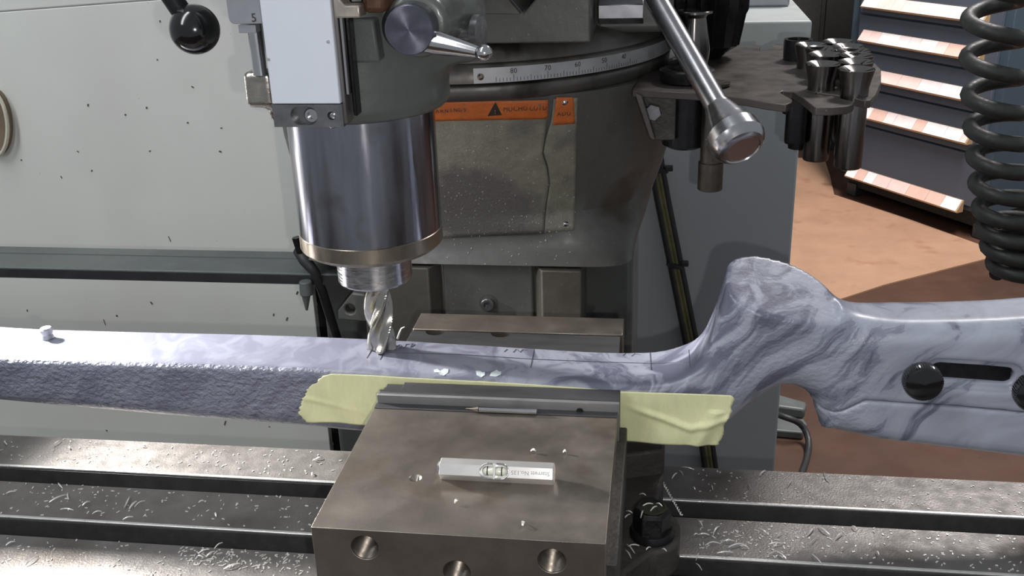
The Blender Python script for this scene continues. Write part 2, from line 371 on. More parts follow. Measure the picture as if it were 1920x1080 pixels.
def bvh_of(objs):
    vs = []; fs = []
    for o in objs:
        off = Vector((0, 0, 0)); p = o
        while p is not None: off += p.location; p = p.parent
        n = len(vs); vs += [v.co + off for v in o.data.vertices]; fs += [tuple(i + n for i in f.vertices) for f in o.data.polygons]
    return BVHTree.FromPolygons(vs, fs)
def hit(bvh, px, py, lift=0):
    r = ray(px, py).normalized(); q = bvh.ray_cast(CAMP, r)
    if q[0] is None: return None, None
    n = q[1]
    if n.dot(r) > 0: n = -n
    return q[0] + n * lift, n

# ================================================================== setting
floor = MB().box(-3, 5, -2, 7, -.05, 0).build('floor', m_floor, smooth=0); tag(floor, kind='structure')
wb = MB().box(-3, 5, 6.0, 6.1, 0, 3.2).build('wall_back', m_wall, smooth=0); tag(wb, kind='structure')

# cardboard lying on the floor
cp = [PZ(a, b, -H + .003) for a, b in ((1430, 600), (1560, 567), (1640, 541), (1658, 535), (1850, 486), (1843, 462), (1704, 412), (1564, 366), (1556, 330), (1545, 296), (1380, 300))]
cb = MB(); cb.prism([(p.x, p.y) for p in cp], 'z', .0005, .006)
tag(cb.build('cardboard_sheet', m_card, smooth=0), 'flat tan cardboard sheet lying on the brown floor before the drawer cabinet', 'cardboard')

# dark cabinet far behind
bc = thing('metal_cupboard', (.75, 5.2, 0), 'black cupboard in the dark beyond the drawer cabinet', 'cupboard')
MB().box(.2, 1.25, 5.0, 5.5, .08, 1.9).build('body', m_dark, bc, .01)
for k in (0, 1):
    d_ = MB().box(.23 + k * .51, .72 + k * .51, 4.985, 5.0, .12, 1.86).build('door', m_dark, bc, .004)
    MB().box(.68 + k * .09, .70 + k * .09, 4.965, 4.985, .9, 1.05).build('handle', m_rubber, d_, .003)
MB().box(.3, 1.15, 5.02, 5.45, 0, .08).build('plinth', m_dark, bc)

# ================================================================== tool drawer cabinet
A = PZ(1570, 362, -H); Bp = PZ(1830, 452, -H)
ud = (Bp - A); ud.z = 0; ud.normalize(); nd = Vector((ud.y, -ud.x, 0))
if nd.dot(CAMP - A) < 0: nd = -nd
tcab = thing('drawer_cabinet', (A.x, A.y, 0), 'slate blue tool cabinet with pink label strips along its drawers', 'cabinet')
def cpt(s, out, z): return Vector((A.x, A.y, 0)) + ud * s + nd * out + Vector((0, 0, z))
def cbox(s0, s1, o0, o1, z0, z1):
    b = MB(); b.hexa([cpt(s0, o0, z0), cpt(s1, o0, z0), cpt(s1, o0, z1), cpt(s0, o0, z1)], [cpt(s0, o1, z0), cpt(s1, o1, z0), cpt(s1, o1, z1), cpt(s0, o1, z1)]); return b
def csz(px, py, out=0):
    p = PN(px, py, cpt(0, out, 0), nd) - Vector((A.x, A.y, 0)); return p.dot(ud), p.z
WC = .72
cbox(-.01, WC + .01, -.70, -.004, .10, 1.25).build('carcass', m_toolside, tcab, .003)
cbox(.0, WC, -.66, -.03, .04, .10).build('plinth', m_dark, tcab)
for s_ in (.03, WC - .05):
    cbox(s_, s_ + .05, -.10, -.02, 0.001, .055).build('foot', m_rubber, tcab, .004)
zb = [csz(1700, y)[1] for y in (-60, 36, 108, 182, 254)]
zb.append(.12)
hy = [(1632, 4), (1628, 68), (1628, 139), (1626, 211), (1604, 324)]
for i in range(5):
    z1, z0 = zb[i], zb[i + 1]
    hz = csz(*hy[i], .02)[1]
    dr = cbox(.045, WC - .025, -.003, .012, z0 + .004, z1 - .004).build('drawer', m_tool, tcab, .002)
    s0, s1 = .075, WC - .075
    b = MB(); b.add([cpt(s, o, hz + dz) for s in (s0, s1) for o, dz in ((.012, .022), (.012, -.022), (.042, -.022), (.045, -.017), (.016, .022))],
                    [(0, 1, 2, 3, 4), (9, 8, 7, 6, 5)] + [(k, 5 + k, 5 + (k + 1) % 5, (k + 1) % 5) for k in range(5)])
    b.build('handle', m_hand, dr, smooth=0)
    s = s0 + .004; j = i * 3
    while s < s1 - .02:
        w_ = min(random.choice((.05, .075, .095)), s1 - .004 - s); j += 1
        b = MB(); b.hexa([cpt(s, .0455, hz - .0155), cpt(s + w_ - .0015, .0455, hz - .0155), cpt(s + w_ - .0015, .0175, hz + .0215), cpt(s, .0175, hz + .0215)],
                         [cpt(s, .0465, hz - .0145), cpt(s + w_ - .0015, .0465, hz - .0145), cpt(s + w_ - .0015, .0185, hz + .0225), cpt(s, .0185, hz + .0225)])
        b.build('label_card', random.choice(m_cards), dr, smooth=0); s += w_

# pale steel box behind the cabinet's right end, seen beside the coil
pb = PZ(1930, 440, -H) + Vector((.42, 0, 0))
q = thing('steel_locker', (pb.x + .2, pb.y + .3, 0), 'pale grey steel locker at the far right behind the coiled hose', 'locker')
MB().box(pb.x - .02, pb.x + .5, pb.y + .05, pb.y + .5, .06, 1.3).build('body', m_cabtop, q, .006)
MB().box(pb.x, pb.x + .48, pb.y + .04, pb.y + .05, .10, 1.26).build('door', m_cab, q, .003)
MB().box(pb.x + .0, pb.x + .46, pb.y + .08, pb.y + .48, 0, .06).build('plinth', m_dark, q)

# ================================================================== electrical cabinet behind the column
YC = 1.35
xr = PY(1500, 250, YC).x; zt = PY(1521, 38, YC).z
ec = thing('electrical_cabinet', (xr - .25, YC + .2, 0), 'blue-grey steel enclosure behind the mill column with a pale top', 'cabinet')
MB().box(xr - .50, xr, YC, YC + .55, .06, zt - .045).build('body', m_cab, ec, .003)
MB().box(xr - .505, xr + .004, YC - .004, YC + .55, zt - .045, zt).build('lid', m_cabtop, ec, .003)
MB().box(xr - .49, xr - .01, YC + .01, YC + .54, 0, .06).build('plinth', m_dark, ec)
p = PZ(1380, 14, zrel(zt)); p2 = PZ(1478, 10, zrel(zt))
MB().box(p.x, p2.x, p.y, p.y + .12, zt, zt + .03).build('top_box', m_greyplate, ec, .003)
# foot pad and black cable on the floor to its right
a = PZ(1462, 800, -H); b = PZ(1508, 808, -H)
fp = thing('levelling_pad', (a.x, a.y, 0), 'grey-green flat steel pad on the floor at the enclosure base', 'pad')
q = MB(); q.prism([(a.x - .08, a.y - .05), (b.x - .01, b.y - .045), (b.x + .005, b.y), (b.x - .01, b.y + .07), (a.x - .08, a.y + .10)], 'z', .001, .022); q.build('plate', m_beam, fp, .004)
q = MB(); q.prism([(a.x - .07, a.y + .03), (b.x - .0, b.y + .02), (b.x + .01, b.y + .06), (a.x - .07, a.y + .12)], 'z', .022, .05); q.build('foot_block', m_beam, fp, .006)
q = MB(); q.tube(catm := [PZ(x, y, -H + z) for x, y, z in ((1440, 770, .06), (1470, 782, .07), (1492, 788, .06), (1508, 800, .04), (1518, 825, .02), (1516, 850, .008), (1508, 875, .008), (1496, 905, .008), (1480, 960, .008), (1470, 1040, .008))], .0085, 10)
tag(q.build('power_cable', m_rubber, smooth=60, subs=1), 'black cable looping over the brown floor by the steel pad', 'cable')

# ================================================================== left guard panel + rail
YP = 1.12
gp = thing('machine_guard', (-.8, YP, H - .8), 'large pale grey sheet-metal guard filling the left background', 'panel')
x1 = PY(594, 620, YP).x; zlo = H - .86
sL = PY(0, 22, YP); sR = PY(300, -1, YP); sl = (sR.z - sL.z) / (sR.x - sL.x)
def seam(x): return sL.z + (x - sL.x) * sl
b = MB(); b.prism([(-1.5, zlo), (x1, zlo), (x1, seam(x1) - .0006), (-1.5, seam(-1.5) - .0006)], 'y', YP, YP + .012); b.build('lower_sheet', m_panel, gp, .001)
b = MB(); b.prism([(-1.5, seam(-1.5) + .0006), (x1, seam(x1) + .0006), (x1, H + .25), (-1.5, H + .25)], 'y', YP, YP + .012); b.build('upper_sheet', m_panel, gp, .001)
for xx in (-1.42, x1 - .14):
    MB().box(xx, xx + .05, YP + .02, YP + .07, 0, zlo + .4).build('leg', m_beam, gp, .003)
# ring at the left edge
rc = PY(-14, 232, YP - .012)
b = MB(); pts = []
for k in range(33):
    t = 2 * math.pi * k / 32
    pts.append(rc + Vector((.019 * math.cos(t) + .006 * math.sin(t), 0, .040 * math.sin(t))))
gr = thing('cable_grommet', rc, 'cream-rimmed oval opening at the left edge of the pale guard', 'grommet')
b.tube(pts, .0022, 8); b.build('rim', mat('cream_rubber', (.75, .70, .58), .4), gr)
b = MB(); n = 32; b.add([rc + Vector((.019 * math.cos(2 * math.pi * k / n) + .006 * math.sin(2 * math.pi * k / n), .006, .040 * math.sin(2 * math.pi * k / n))) for k in range(n)] +
      [rc + Vector((.019 * math.cos(2 * math.pi * k / n) + .006 * math.sin(2 * math.pi * k / n), .0115, .040 * math.sin(2 * math.pi * k / n))) for k in range(n)],
      [tuple(range(n - 1, -1, -1)), tuple(range(n, 2 * n))] + [(k, (k + 1) % n, n + (k + 1) % n, n + k) for k in range(n)])
b.build('lining', mat('brown_lining', (.22, .16, .11), .6), gr, smooth=0)
# specks stuck on the panel
b = MB()
for px, py, l, w_, an in [(165, 197, 6, 3, 1.2), (361, 163, 6, 2.4, -.6), (275, 202, 4, 4, 0), (295, 112, 3, 3, 0), (281, 283, 5, 2, .5), (413, 284, 6, 3, -.4), (146, 284, 5, 2, -.7), (115, 332, 6, 2, -1.2), (318, 448, 14, 1.6, -1.3), (284, 568, 8, 3, -1), (219, 592, 4, 4, 0), (557, 549, 9, 3, 1.1), (513, 590, 7, 2.5, 1.2), (538, 598, 10, 3, 1.1), (196, 604, 16, 1.4, -1.4), (51, 582, 6, 2, 1.4), (415, 240, 5, 2, .4), (422, 793, 14, 2.6, 1.2), (112, 746, 4, 4, 0), (200, 807, 4, 3, 0), (40, 300, 3, 3, 0), (505, 800, 4, 2, 0), (352, 230, 4, 3, 0), (235, 215, 4, 3, 1), (172, 320, 5, 2, 1), (300, 40, 5, 2, 1.5)]:
    c = PY(px, py, YP - .0003); s_ = c.y / 1920 * .95
    dx = Vector((math.cos(an), 0, math.sin(an))) * l * s_ * .5; dz = Vector((-math.sin(an), 0, math.cos(an))) * w_ * s_ * .5
    b.hexa([c - dx - dz, c + dx - dz, c + dx * .8 + dz, c - dx * .8 + dz], [v + Vector((0, -.0004, 0)) for v in (c - dx - dz, c + dx - dz, c + dx * .8 + dz, c - dx * .8 + dz)])
tag(b.build('dirt_specks', m_dust, smooth=0), 'small dark chips and specks stuck to the pale guard sheet', 'dirt', kind='stuff')

zb_ = -.35
ya = PZ(0, 461, zb_).y; yb = PZ(0, 500, zb_).y; zf = PY(0, 521, yb).z
rl = thing('guard_rail', (-.6, yb, zf), 'grey-green horizontal rail with shaded front edge across the left background', 'rail')
xe = PY(645, 500, yb).x
MB().box(-1.4, xe, yb, ya, zf, H + zb_).build('rail_body', m_beam, rl, .0015)
MB().box(-1.4, xe - .02, (ya + yb) / 2 + .008, (ya + yb) / 2 + .0092, H + zb_, H + zb_ + .0006).build('rib', m_beam, rl)
MB().box(-1.4, xe, yb - .0012, yb, zf + .001, H + zb_ - .002).build('shaded_front', m_rubber, rl)  # shade on the rail's front face, put in as a black strip
MB().box(-1.35, -1.30, ya - .03, YP, zf, H + zb_ - .004).build('bracket', m_beam, rl)
MB().box(xe - .07, xe - .03, ya - .02, YP, zf + .002, H + zb_ - .004).build('bracket', m_beam, rl)

# dark rubber curtain between guard and column
dk = thing('way_cover', (-.5, 1.06, H - .7), 'black pleated rubber cover in the gap left of the mill column', 'cover')
xa = PY(597, 600, 1.16).x; xb = -.18
b = MB(); prof = []
for k in range(25): prof.append((1.155 + (.008 if k % 2 else -.008), H - .85 + k * .026))
b.prism(prof + [(1.18, prof[-1][1]), (1.18, prof[0][1])], 'x', xa, xb); b.build('pleats', m_dark, dk, smooth=0)
MB().box(xa, xb, 1.15, 1.18, H - .226, H - .20).build('top_bar', m_dark, dk, .002)
def Q(*pts): return [PY(*p) for p in pts]
b = MB(); b.tube(Q((560, 470, .87), (572, 488, .86), (590, 510, .86), (604, 545, .87), (618, 590, .88), (634, 640, .90), (660, 720, .92)), [.0055, .006, .0048, .0045, .0045, .0045, .0045], 12)
tag(b.build('coolant_hose', m_rubber, smooth=60), 'thin black hose hanging from the rail end left of the spindle', 'hose')
hk = thing('rail_clip', PY(578, 545, .862), 'small grey clip with pointed tab under the rail end', 'clip')
b = MB(); c = PY(578, 537, .864); b.cyl(c + Vector((0, -.006, .008)), c + Vector((0, -.006, -.006)), .006, .0065, 16); b.build('clip_body', m_beam, hk, .001)
b = MB(); b.cyl(c + Vector((-.001, -.006, -.006)), c + Vector((-.002, -.006, -.022)), .0045, .0012, 10); b.build('tab', m_beam, hk)
b = MB(); c = PY(566, 460, .863); b.cyl(c + Vector((-.004, 0, .008)), c + Vector((-.002, 0, -.007)), .005, .004, 6); b.build('cap', m_black, hk)
# eyed bracket
c = PY(662, 574, .86)
eb = thing('eyed_bracket', c, 'grey lifting lug with a round eye left of the column', 'bracket')
b = MB(); prof = [(c.x - .013, c.z - .010), (c.x + .02, c.z - .012), (c.x + .025, c.z - .006), (c.x + .02, c.z + .016), (c.x + .004, c.z + .018), (c.x - .012, c.z - .001)]
b.prism(prof[::-1], 'y', .85, .862); o = b.build('lug', m_paint2, None)
cc = MB().cyl((c.x, .84, c.z + .001), (c.x, .87, c.z + .001), .005, n=20).build('cut', None, smooth=0)
boolean(o, [cc]); bevel(o, .0015)
o.parent = eb; o.location = -c

# ================================================================== mill table
ZT = H - .41
X0, X1 = -1.05, .95
slots = [(.609, .5895), (.5465, .527), (.484, .4645)]
pr = [(.652, ZT - .075), (.652, ZT)]
for a_, b_ in slots:
    pr += [(a_ + .0012, ZT), (a_, ZT - .0012), (a_, ZT - .018), (a_ + .007, ZT - .018), (a_ + .007, ZT - .03), (b_ - .007, ZT - .03), (b_ - .007, ZT - .018), (b_, ZT - .018), (b_, ZT - .0008), (b_ - .0008, ZT)]
pr += [(.402, ZT), (.402, ZT - .075)]
tb = thing('mill_table', (0, .53, ZT - .075), 'long cast iron milling table with T-slots running left to right', 'table')
b = MB(); b.prism(pr, 'x', X0, X1); o = b.build('table_top', m_table, tb, smooth=0)
for a_, b_ in slots:
    MB().box(X0, X1, a_ - .0003, a_ + .0022, ZT - .0012, ZT + .00015).build('bright_lip', m_lip, tb, .0004)
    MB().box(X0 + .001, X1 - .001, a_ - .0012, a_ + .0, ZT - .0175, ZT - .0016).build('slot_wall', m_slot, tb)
MB().box(-.7, .6, .43, .63, ZT - .16, ZT - .075).build('saddle', m_visecast, tb, .004)
MB().box(-.26, .02, .44, .62, 0, ZT - .16).build('pedestal', m_visecast, tb, .01)

# ================================================================== vise
VT = H - .314
vx0, vx1 = -.1752, -.0222; vy0, vy1 = .4245, .557
LT0 = H - .388
vi = thing('machine_vise', (-.1, .56, ZT), 'steel machine vise bolted to the milling table, clamping the stock', 'vise')
o = MB().box(vx0, vx1, vy0, vy1, VT - .078, VT).build('movable_jaw', m_vise, None, smooth=0)
cuts = []; holes = []
for px, py in ((684, 1027), (857, 1074), (1035, 1052)):
    c = PY(px, py, vy0); r = .0072; holes.append((c, r))
    cuts.append(MB().lathe([(-.01, r + .0002), (.0006, r + .0002), (.03, r + .0002)], c, (0, 1, 0), 40).build('c', None, smooth=0))
c = PZ(779, 896, -.314); cuts.append(MB().lathe([(-.0035, .0003), (0, .0036), (.003, .0066)], c, (0, 0, 1), 24).build('c', None, smooth=0))
boolean(o, cuts); o.parent = vi; o.location = -vi.location; bevel(o, .0006, 2); tag(o, 'large brownish ground steel jaw block with three threaded holes in front')
for c, r in holes:
    prf = [(.0, r + .0001)]
    for k in range(13): prf += [(.0008 + k * .0016, r + .0001), (.0016 + k * .0016, r - .0009)]
    prf += [(.022, r), (.024, .0005)]
    MB().lathe([(.0005, r + .0003), (.0005, r)] + prf[1:], c, (0, 1, 0), 40, cap=False).build('threaded_hole', m_hole, vi, smooth=50)
ZJ = PY(930, 748, .557).z
yjb = PZ(1157, 731, zrel(ZJ)).y
# jaw plate
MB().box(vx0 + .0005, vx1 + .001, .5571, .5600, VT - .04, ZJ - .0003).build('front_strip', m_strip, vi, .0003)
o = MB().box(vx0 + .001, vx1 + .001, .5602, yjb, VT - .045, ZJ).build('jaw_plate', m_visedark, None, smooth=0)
cuts = [MB().box(vx0 - .01, vx0 + .0145, .5655, yjb + .01, ZJ - .0016, ZJ + .01).build('c', None, smooth=0),
        MB().box(vx0 - .01, vx0 + .0030, .5640, yjb + .01, ZJ - .004, ZJ + .01).build('c', None, smooth=0)]
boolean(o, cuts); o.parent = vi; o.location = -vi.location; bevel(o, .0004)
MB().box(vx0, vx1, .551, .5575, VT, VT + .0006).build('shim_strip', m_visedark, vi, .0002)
c = PY(1087, 771, .5568); MB().cyl(c + Vector((0, -.0009, 0)), c + Vector((0, .002, 0)), .0022, n=16).build('set_screw', m_black, vi)
# fixed jaw
yf0 = .6385
o = MB().box(vx0 - .003, -.0235, yf0, .700, VT - .055, VT).build('fixed_jaw', m_vise, None, smooth=0)
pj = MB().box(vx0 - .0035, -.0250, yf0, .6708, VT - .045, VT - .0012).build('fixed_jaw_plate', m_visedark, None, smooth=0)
cuts = []
for px in (812, 937):
    c = PZ(px, 628, -.314); cuts.append(MB().cyl((c.x, .6712, VT - .006), (c.x, .6712, VT + .01), .0072, n=32).build('c', None, smooth=0))
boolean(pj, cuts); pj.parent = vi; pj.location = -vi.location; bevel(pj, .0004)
cuts = [MB().box(-.3, -.01, yf0 - .01, .6711, VT - .05, VT + .01).build('c', None, smooth=0)]
boolean(o, cuts); o.parent = vi; o.location = -vi.location; bevel(o, .0005)
# body castings under and beside the jaws
MB().box(vx0 + .012, vx1 - .012, .43, .70, ZT + .022, VT - .060).build('bed', m_visecast, vi, .002)
MB().box(vx1 - .006, vx1 + .0055, .435, .575, ZT + .026, VT - .02).build('side_rail', m_visecast, vi, .001)
b = MB(); xl = .0065
b.prism([(vx0 + .01, .60), (vx1 + .004, .60), (vx1 + .014, .606), (xl, .612), (xl, .700), (vx0 + .01, .700)], 'z', ZT + .02, VT - .056); b.build('fixed_jaw_casting', m_visecast, vi, .004)
b = MB(); b.prism([(vx1 - .002, .592), (vx1 + .006, .598), (.000, .603), (xl + .001, .606), (xl + .0015, .612), (xl + .001, .640), (vx1 - .002, .640)], 'z', LT0 - .001, VT - .054); b.build('web', m_visecast, vi, .002)
# base plate with rounded lug at the right
bp_ = PZ(1222, 990, -.388); BT = PZ(1223, 952, -.3685)
LT = H - .388
poly = [(vx0 + .006, .445), (vx1 - .004, .445), (vx1 + .006, .47), (vx1 + .008, .500)]
for k in range(13):
    t = -math.pi / 2 + math.pi * k / 12
    poly.append((bp_.x + .001 + .017 * math.cos(t), BT.y + .0175 * math.sin(t) + (.0 if k < 6 else .01)))
poly += [(xl + .001, .60), (xl + .001, .69), (vx0 + .006, .69)]
b = MB(); b.prism(poly, 'z', ZT + .0003, LT); b.build('base', m_visecast, vi, .0025, seg=3)
# hold-down bolt
bx, by = BT.x, BT.y
hb = thing('hold_down_bolt', (bx, by, LT), 'black flanged hex bolt head clamping the right vise lug', 'bolt')
b = MB(); b.lathe([(0, .0138), (.0022, .0138), (.0048, .0125), (.005, .011)], (bx, by, LT), (0, 0, 1), 40); b.build('flange', m_black, hb)
b = MB(); a = []
for z, r, f in ((.004, .0118, 0), (.017, .0118, 0), (.0196, .0105, 1)):
    a.append([Vector((bx + r * math.cos(math.radians(30 + 60 * k - 90 + 0)), by + r * math.sin(math.radians(30 + 60 * k - 90)), LT + z)) for k in range(6)])
b.grid(a, True); b.f.append(tuple(range(12, 18))); b.build('hex_head', m_black, hb, .0004, smooth=0)
b = MB(); b.lathe([(0, .0088), (.0008, .0088), (.0009, .0074), (.0002, .0072), (.0002, .0001)], (bx, by, LT + .0194), (0, 0, 1), 32); b.build('head_ring', m_black, hb)

# ================================================================== the stock
YS = .6075
pt = [(-160, 606, .635), (100, 613, .635), (300, 618, .635), (500, 623, .635), (690, 630, .635), (850, 639, .635), (1000, 648, .635), (1130, 655, .635), (1230, 660, .63), (1284, 657, .62), (1316, 641, .612), (1338, 600, .6075), (1354, 550, .6075), (1367, 500, .6075), (1380, 440, .6075),
      (1470, 425, .6075), (1525, 470, .6075), (1553, 530, .6075), (1570, 562, .6075), (1612, 571, .615), (1700, 569, .62), (1830, 560, .625), (1930, 553, .625), (2080, 540, .625),
      (2080, 876, .59), (1920, 858, .59), (1700, 832, .59), (1560, 816, .59), (1541, 805, .60), (1535, 785, .60), (1527, 766, .60), (1518, 742, .60), (1500, 727, .60), (1472, 721, .60), (1440, 733, .60), (1400, 762, .60), (1350, 796, .60), (1280, 812, .60),
      (1160, 812, .60), (900, 806, .60), (700, 797, .60), (560, 784, .60), (300, 764, .60), (0, 737, .60), (-160, 722, .60)]
P2 = []
for a_, b_, y_ in pt: v = PY(a_, b_, y_); P2.append((v.x, v.z))
out = catmull(P2, 4)
hs = .0016
xs0 = min(p[0] for p in P2); xs1 = max(p[0] for p in P2); zs0 = min(p[1] for p in P2); zs1 = max(p[1] for p in P2)
Xg, Yg, Zg = gridpts((xs0 - .006, YS - .034, zs0 - .006), (xs1 + .006, YS + .034, zs1 + .006), hs)
d2 = polysdf(Xg[:, 0, :], Zg[:, 0, :], out)[:, None, :]
xa_ = Xg[:, :1, :]; za_ = Zg[:, :1, :]
def sst(v, a, b): t = np.clip((v - a) / (b - a), 0, 1); return t * t * (3 - 2 * t)
tl = sst(za_, H - .325, H - .312)
rr = .016 * (1 - tl) + .0065 * tl
g1 = sst(xa_, .01, .06); rr = rr * (1 - g1) + .0235 * g1
g2 = sst(xa_, .10, .15); rr = rr * (1 - g2) + .012 * g2
ww = .0275 - .0030 * sst(xa_, .02, .06) - .0005 * sst(xa_, .10, .15)
q1 = d2 + rr; q2 = np.abs(Yg - YS) - ww + rr
SD = np.minimum(np.maximum(q1, q2), 0) + np.hypot(np.maximum(q1, 0), np.maximum(q2, 0)) - rr
Lp, Rp, Bk = PY(1364, 517, YS), PY(1558, 562, YS), PY(1440, 489, YS + .021)
nn = (Rp - Lp).cross(Bk - Lp).normalized(); nn = nn if nn.z > 0 else -nn
pl = nn.x * Xg + nn.y * Yg + nn.z * Zg - nn.dot(Lp) - 2.5 * np.maximum(0, Xg - Rp.x - .003)
SD = -smin(-SD, -pl, .0016)
# slot in the butt
sa, sb_ = PY(1762, 697, .587), PY(1886, 706, .587)
def sd_caps(r): 
    e = np.array([sb_.x - sa.x, sb_.z - sa.z]); wx = Xg - sa.x; wz = Zg - sa.z
    t = np.clip((wx * e[0] + wz * e[1]) / (e @ e), 0, 1); return np.hypot(wx - e[0] * t, wz - e[1] * t) - r
dep = Yg - (YS - .021)
SD = np.maximum(SD, -np.maximum(sd_caps(.0052), dep - .026))
SD = -smin(-SD, np.maximum(sd_caps(.0098), dep - .0012 + 0 * Xg) , .002)
# seam between the upper stock and the cheek piece
sp_ = [PY(a_, b_, .588) for a_, b_ in ((1500, 800), (1527, 766), (1545, 773), (1570, 768), (1620, 745), (1800, 757), (1920, 768), (2100, 782))]
sp_[0].z = H - .60; sz = np.interp(Xg, [p.x for p in sp_], [p.z for p in sp_])
lo_x = PY(1529, 770, .60).x
gap = .00035
up = np.maximum(SD, (sz + gap - Zg) * .9); dn = np.maximum(SD, (Zg - sz + gap) * .9)
dn = np.maximum(dn, lo_x - Xg)
SDi = SD
stk = thing('rifle_stock', (-.12, YS, ZJ - .05), 'swirled grey-blue rifle stock clamped upside down in the vise', 'rifle stock')
V, Qd = nets(up, (xs0 - .006, YS - .034, zs0 - .006), hs); body = mesh_np('stock_body', V, Qd, m_stock, stk)
V, Qd = nets(dn, (xs0 - .006, YS - .034, zs0 - .006), hs); cheek = mesh_np('cheek_piece', V, Qd, m_stock, stk)
# object coordinates drive the film pattern: keep both pieces in world units
for o in (body, cheek):
    for v in o.data.vertices: v.co += stk.location
    o.location = -stk.location
SB = BVHTree.FromPolygons([v.co.copy() for o in (body,) for v in o.data.vertices], [tuple(f.vertices) for f in body.data.polygons])
SBc = BVHTree.FromPolygons([v.co.copy() for v in cheek.data.vertices], [tuple(f.vertices) for f in cheek.data.polygons])
def on_stock(px, py, lift=.0002):
    r = ray(px, py).normalized(); q = SB.ray_cast(CAMP, r)
    return q[0] + q[1] * lift if q[0] is not None else None
def ribbon(name, pix, w, m, parent, lift=.00018, surf=on_stock, n=14):
    pts = []
    for i in range(len(pix) - 1):
        for k in range(n):
            t = k / n; pts.append((pix[i][0] * (1 - t) + pix[i + 1][0] * t, pix[i][1] * (1 - t) + pix[i + 1][1] * t))
    pts.append(pix[-1]); P3 = [surf(a, b_, lift) for a, b_ in pts]; P3 = [p for p in P3 if p is not None]
    b = MB(); rows = []
    for i, p in enumerate(P3):
        t = (P3[min(i + 1, len(P3) - 1)] - P3[max(i - 1, 0)]).normalized(); vd = (CAMP - p).normalized(); s_ = t.cross(vd).normalized() * w * .5
        rows.append([p - s_, p + s_, p + s_ - vd * .0002, p - s_ - vd * .0002])
    b.grid(rows, True); b.f.append((3, 2, 1, 0)); m_ = 4 * (len(rows) - 1); b.f.append((m_, m_ + 1, m_ + 2, m_ + 3))
    return b.build(name, m, parent, smooth=0)
ribbon('pencil_line', [(688, 655), (720, 661), (860, 665), (1000, 674), (1120, 679), (1220, 682), (1292, 680)], .0005, m_pencil, stk)
for seg in ([(707, 640), (688, 672)], [(727, 650), (713, 675)], [(1003, 649), (995, 690)], [(1219, 659), (1221, 694)], [(1292, 656), (1294, 688)]):
    ribbon('pencil_mark', seg, .0005, m_pencil, stk)
def scribble(strokes):
    for s_ in strokes: ribbon('pencil_note', s_, .00035, m_pencil, stk, n=4)
scribble([[(733, 655), (738, 649)], [(745, 650), (750, 646), (753, 650), (748, 655)], [(758, 653), (762, 646), (768, 646)], [(770, 652), (773, 645), (778, 646), (772, 651)],
          [(945, 660), (951, 655)], [(962, 661), (968, 655), (972, 659)], [(975, 661), (980, 656), (988, 657)], [(1168, 667), (1174, 662)], [(1184, 668), (1190, 664), (1196, 665), (1201, 666)]])
for poly in ([(813, 694), (820, 692), (825, 696), (832, 692), (841, 693), (840, 699), (832, 705), (825, 703), (822, 699), (815, 699)],
             [(892, 696), (900, 696), (905, 699), (909, 698), (909, 704), (902, 708), (894, 704)],
             [(921, 699), (928, 696), (931, 694), (935, 697), (940, 697), (939, 703), (930, 707), (921, 706), (918, 706)]):
    P3 = [on_stock(a_, b_, .0003) for a_, b_ in poly]; P3 = [p for p in P3 if p is not None]
    c = sum(P3, Vector()) / len(P3); b = MB(); n = len(P3)
    b.add(P3 + [c + (CAMP - c).normalized() * .0002] + [p - (CAMP - p).normalized() * .0006 for p in P3], [(i, (i + 1) % n, n) for i in range(n)] + [(i, n + 1 + i, n + 1 + (i + 1) % n, (i + 1) % n) for i in range(n)])
    tag(b.build('paint_spot', m_spot, stk, smooth=0), 'pale paint spot')
# sling stud at the fore-end
c = PZ(90, 634, zrel(on_stock(90, 634).z)); b = MB()
b.lathe([(0, .0042), (.0012, .0042), (.0028, .0036), (.0060, .0046), (.0072, .0046), (.0084, .0036), (.0086, .0004)], c, (0, 0, 1), 24)
tag(b.build('stud', m_greyplate, stk), 'small grey threaded stud')
# adjustment hardware in the butt
y0 = YS - .024
b = MB().box(sa.x - .004, sb_.x + .004, YS - .0165, YS - .008, sb_.z - .0062, sa.z + .0062); tag(b.build('slot_bar', m_black, stk), 'black bar inside the slot')
for px, py, kr in ((1728, 711, .0112), (1935, 732, .0112)):
    c = PY(px, py, y0 - .010); d_ = Vector((0, -1, 0))
    prf = [(-.013, .004), (-.0015, .004), (-.001, kr * .8), (0, kr), (.006, kr), (.0075, kr * .93), (.0082, kr * .8), (.0086, .0002)]
    b = MB(); n = 96; vs = []; fs = []
    for t_, r_k in prf:
        for k in range(n):
            th = 2 * math.pi * k / n; r2 = r_k + (.00028 if (k % 2 and r_k > kr * .9) else 0)
            vs.append(c + d_ * (t_ - .0) + Vector((math.cos(th), 0, math.sin(th))) * r2)
    for i in range(len(prf) - 1):
        for k in range(n): fs.append((i * n + k, (i + 1) * n + k, (i + 1) * n + (k + 1) % n, i * n + (k + 1) % n))
    b.add(vs, fs); tag(b.build('thumb_knob', m_ball, stk, smooth=30), 'black knurled thumb knob')

